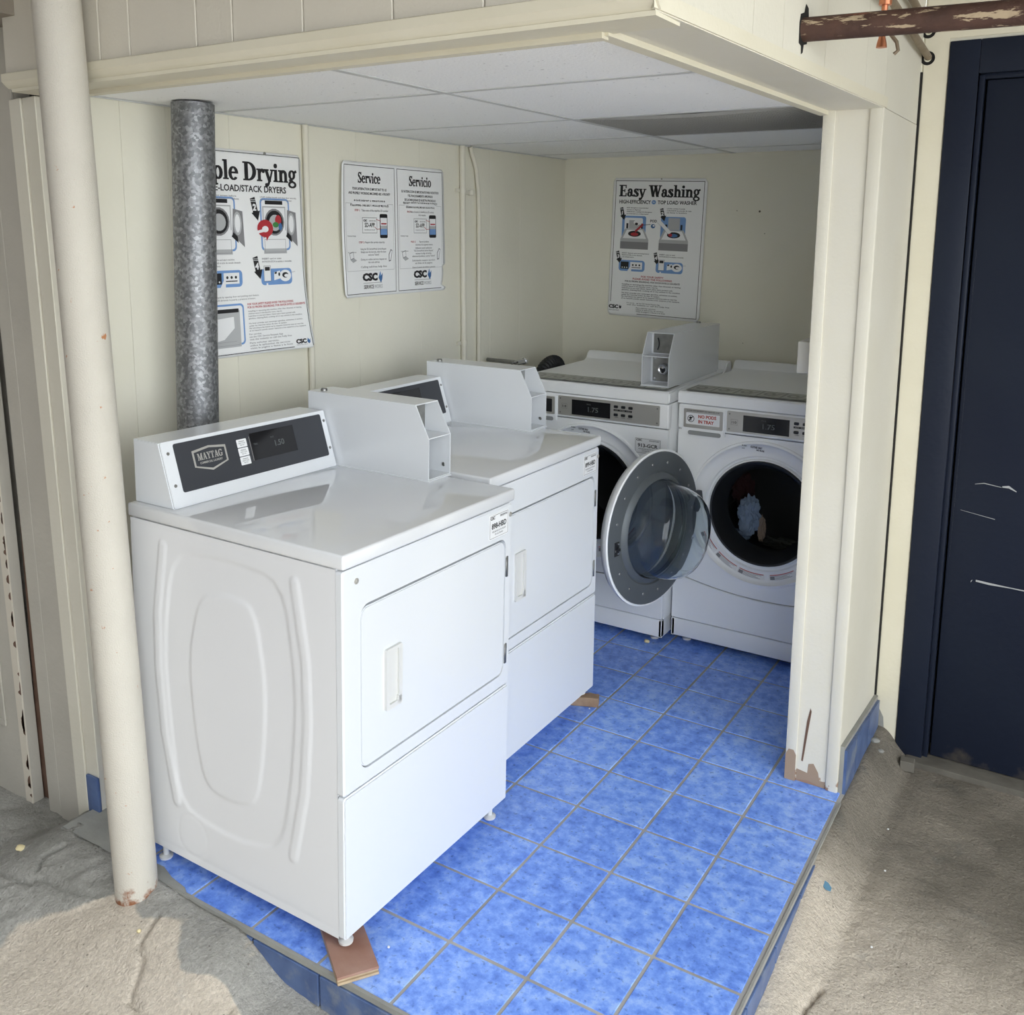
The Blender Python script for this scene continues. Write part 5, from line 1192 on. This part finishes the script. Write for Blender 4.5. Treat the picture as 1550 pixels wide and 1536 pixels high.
for (u, big) in ((.050, 0), (.248, 1)):
    v = h-.330; d = P.d; s_ = 1.0+.14*big
    P.pane('b', u+.005, v+.05, u+.128, v+.155, .010, d*.8); P.pane('w', u+.018, v+.05, u+.112, v+.146, .008, d*1.1) if not big else None
    P.poly('l', [(u+.000, v+.045), (u+.145, v+.045), (u+.120, v+.095), (u+.022, v+.095)], d*1.5); P.poly('w', [(u+.012, v+.050), (u+.133, v+.050), (u+.112, v+.090), (u+.032, v+.090)], d*1.8)
    P.ell('k', u+.072, v+.072, .033, .014, d*2.2); P.ell('B' if big else 'r', u+.072, v+.070, .020, .008, d*2.5)
    P.rect('g', u, v, u+.145, v+.034, d*1.5); P.rect('l', u, v+.034, u+.145, v+.045, d*1.7)
    P.rect('l', u+.042, v+.096, u+.100, v+.150 if big else v+.135, d*1.9); P.rect('k', u+.028, v+.096, u+.038, v+.120, d*2); P.rect('k', u+.104, v+.096, u+.113, v+.120, d*2)
    if not big:
        P.line('r', (u+.075, v+.082), (u+.115, v+.118), .010, d*2.8); P.line('k', (u+.10, v+.112), (u+.152, v+.118), .0025, d*2.9); P.ell('B', u+.165, v+.110, .011, .010, d*2.9); P.ell('w', u+.168, v+.112, .005, .004, d*3.1); P.text('k', 'POD', u+.166, v+.128, .012, align='c', bold=.02)
        P.ell('w', u+.085, v+.125, .020, .012, d*2.4); P.ell('k', u+.080, v+.118, .008, .006, d*2.6)
    else:
        P.line('w', (u-.005, v+.135), (u+.055, v+.080), .016, d*2.7); P.line('g', (u-.012, v+.128), (u+.045, v+.075), .001, d*2.9); P.ell('r', u+.056, v+.072, .010, .007, d*3)
panel_pic(P, .048, h-.435, 0); panel_pic(P, .240, h-.435, 1)
P.text('r', 'FOR YOUR SAFETY', w/2-.01, h-.462, .009, width=.115, align='c', bold=.02); P.text('r', 'PLEASE AVOID THE FOLLOWING', w/2-.01, h-.474, .009, width=.20, align='c', bold=.02); P.text('k', 'POR SU PROPIA SEGURIDAD, POR FAVOR EVITE LO SIGUIENTE', w/2-.01, h-.486, .0075, width=.28, align='c', bold=.02)
lines(P, SAFE, .07, h-.500, .0058, .0088, .30, key='k', bold=.01); lines(P, SAFE2, .07, h-.541, .0058, .0088, .30, key='k', bold=.01)
lines(P, ['For service,   use the CSC Service Request App', '                    visit the website or call the help line'], .10, .062, .0055, .0085, .22, key='k'); lines(P, ['Para solicitar servicio,', 'utilice la aplicacion de servicio', 'visite la pagina o llame a la linea'], .15, .040, .0055, .0085, .15, key='k')
P.text('k', 'CSC', .006, .034, .017, width=.050, bold=.05); P.poly('k', [(.060, .040), (.064, .052), (.069, .044), (.073, .050), (.072, .038), (.066, .032)]); P.text('g', 'SERVICEWORKS', .006, .022, .006, width=.055)
P.build(NM, sh3)
MB().tube([(w/2+.01, 0, h-.004), (w/2+.01, -.006, h-.004)], .003, 8).build('pin', STEEL, pw)
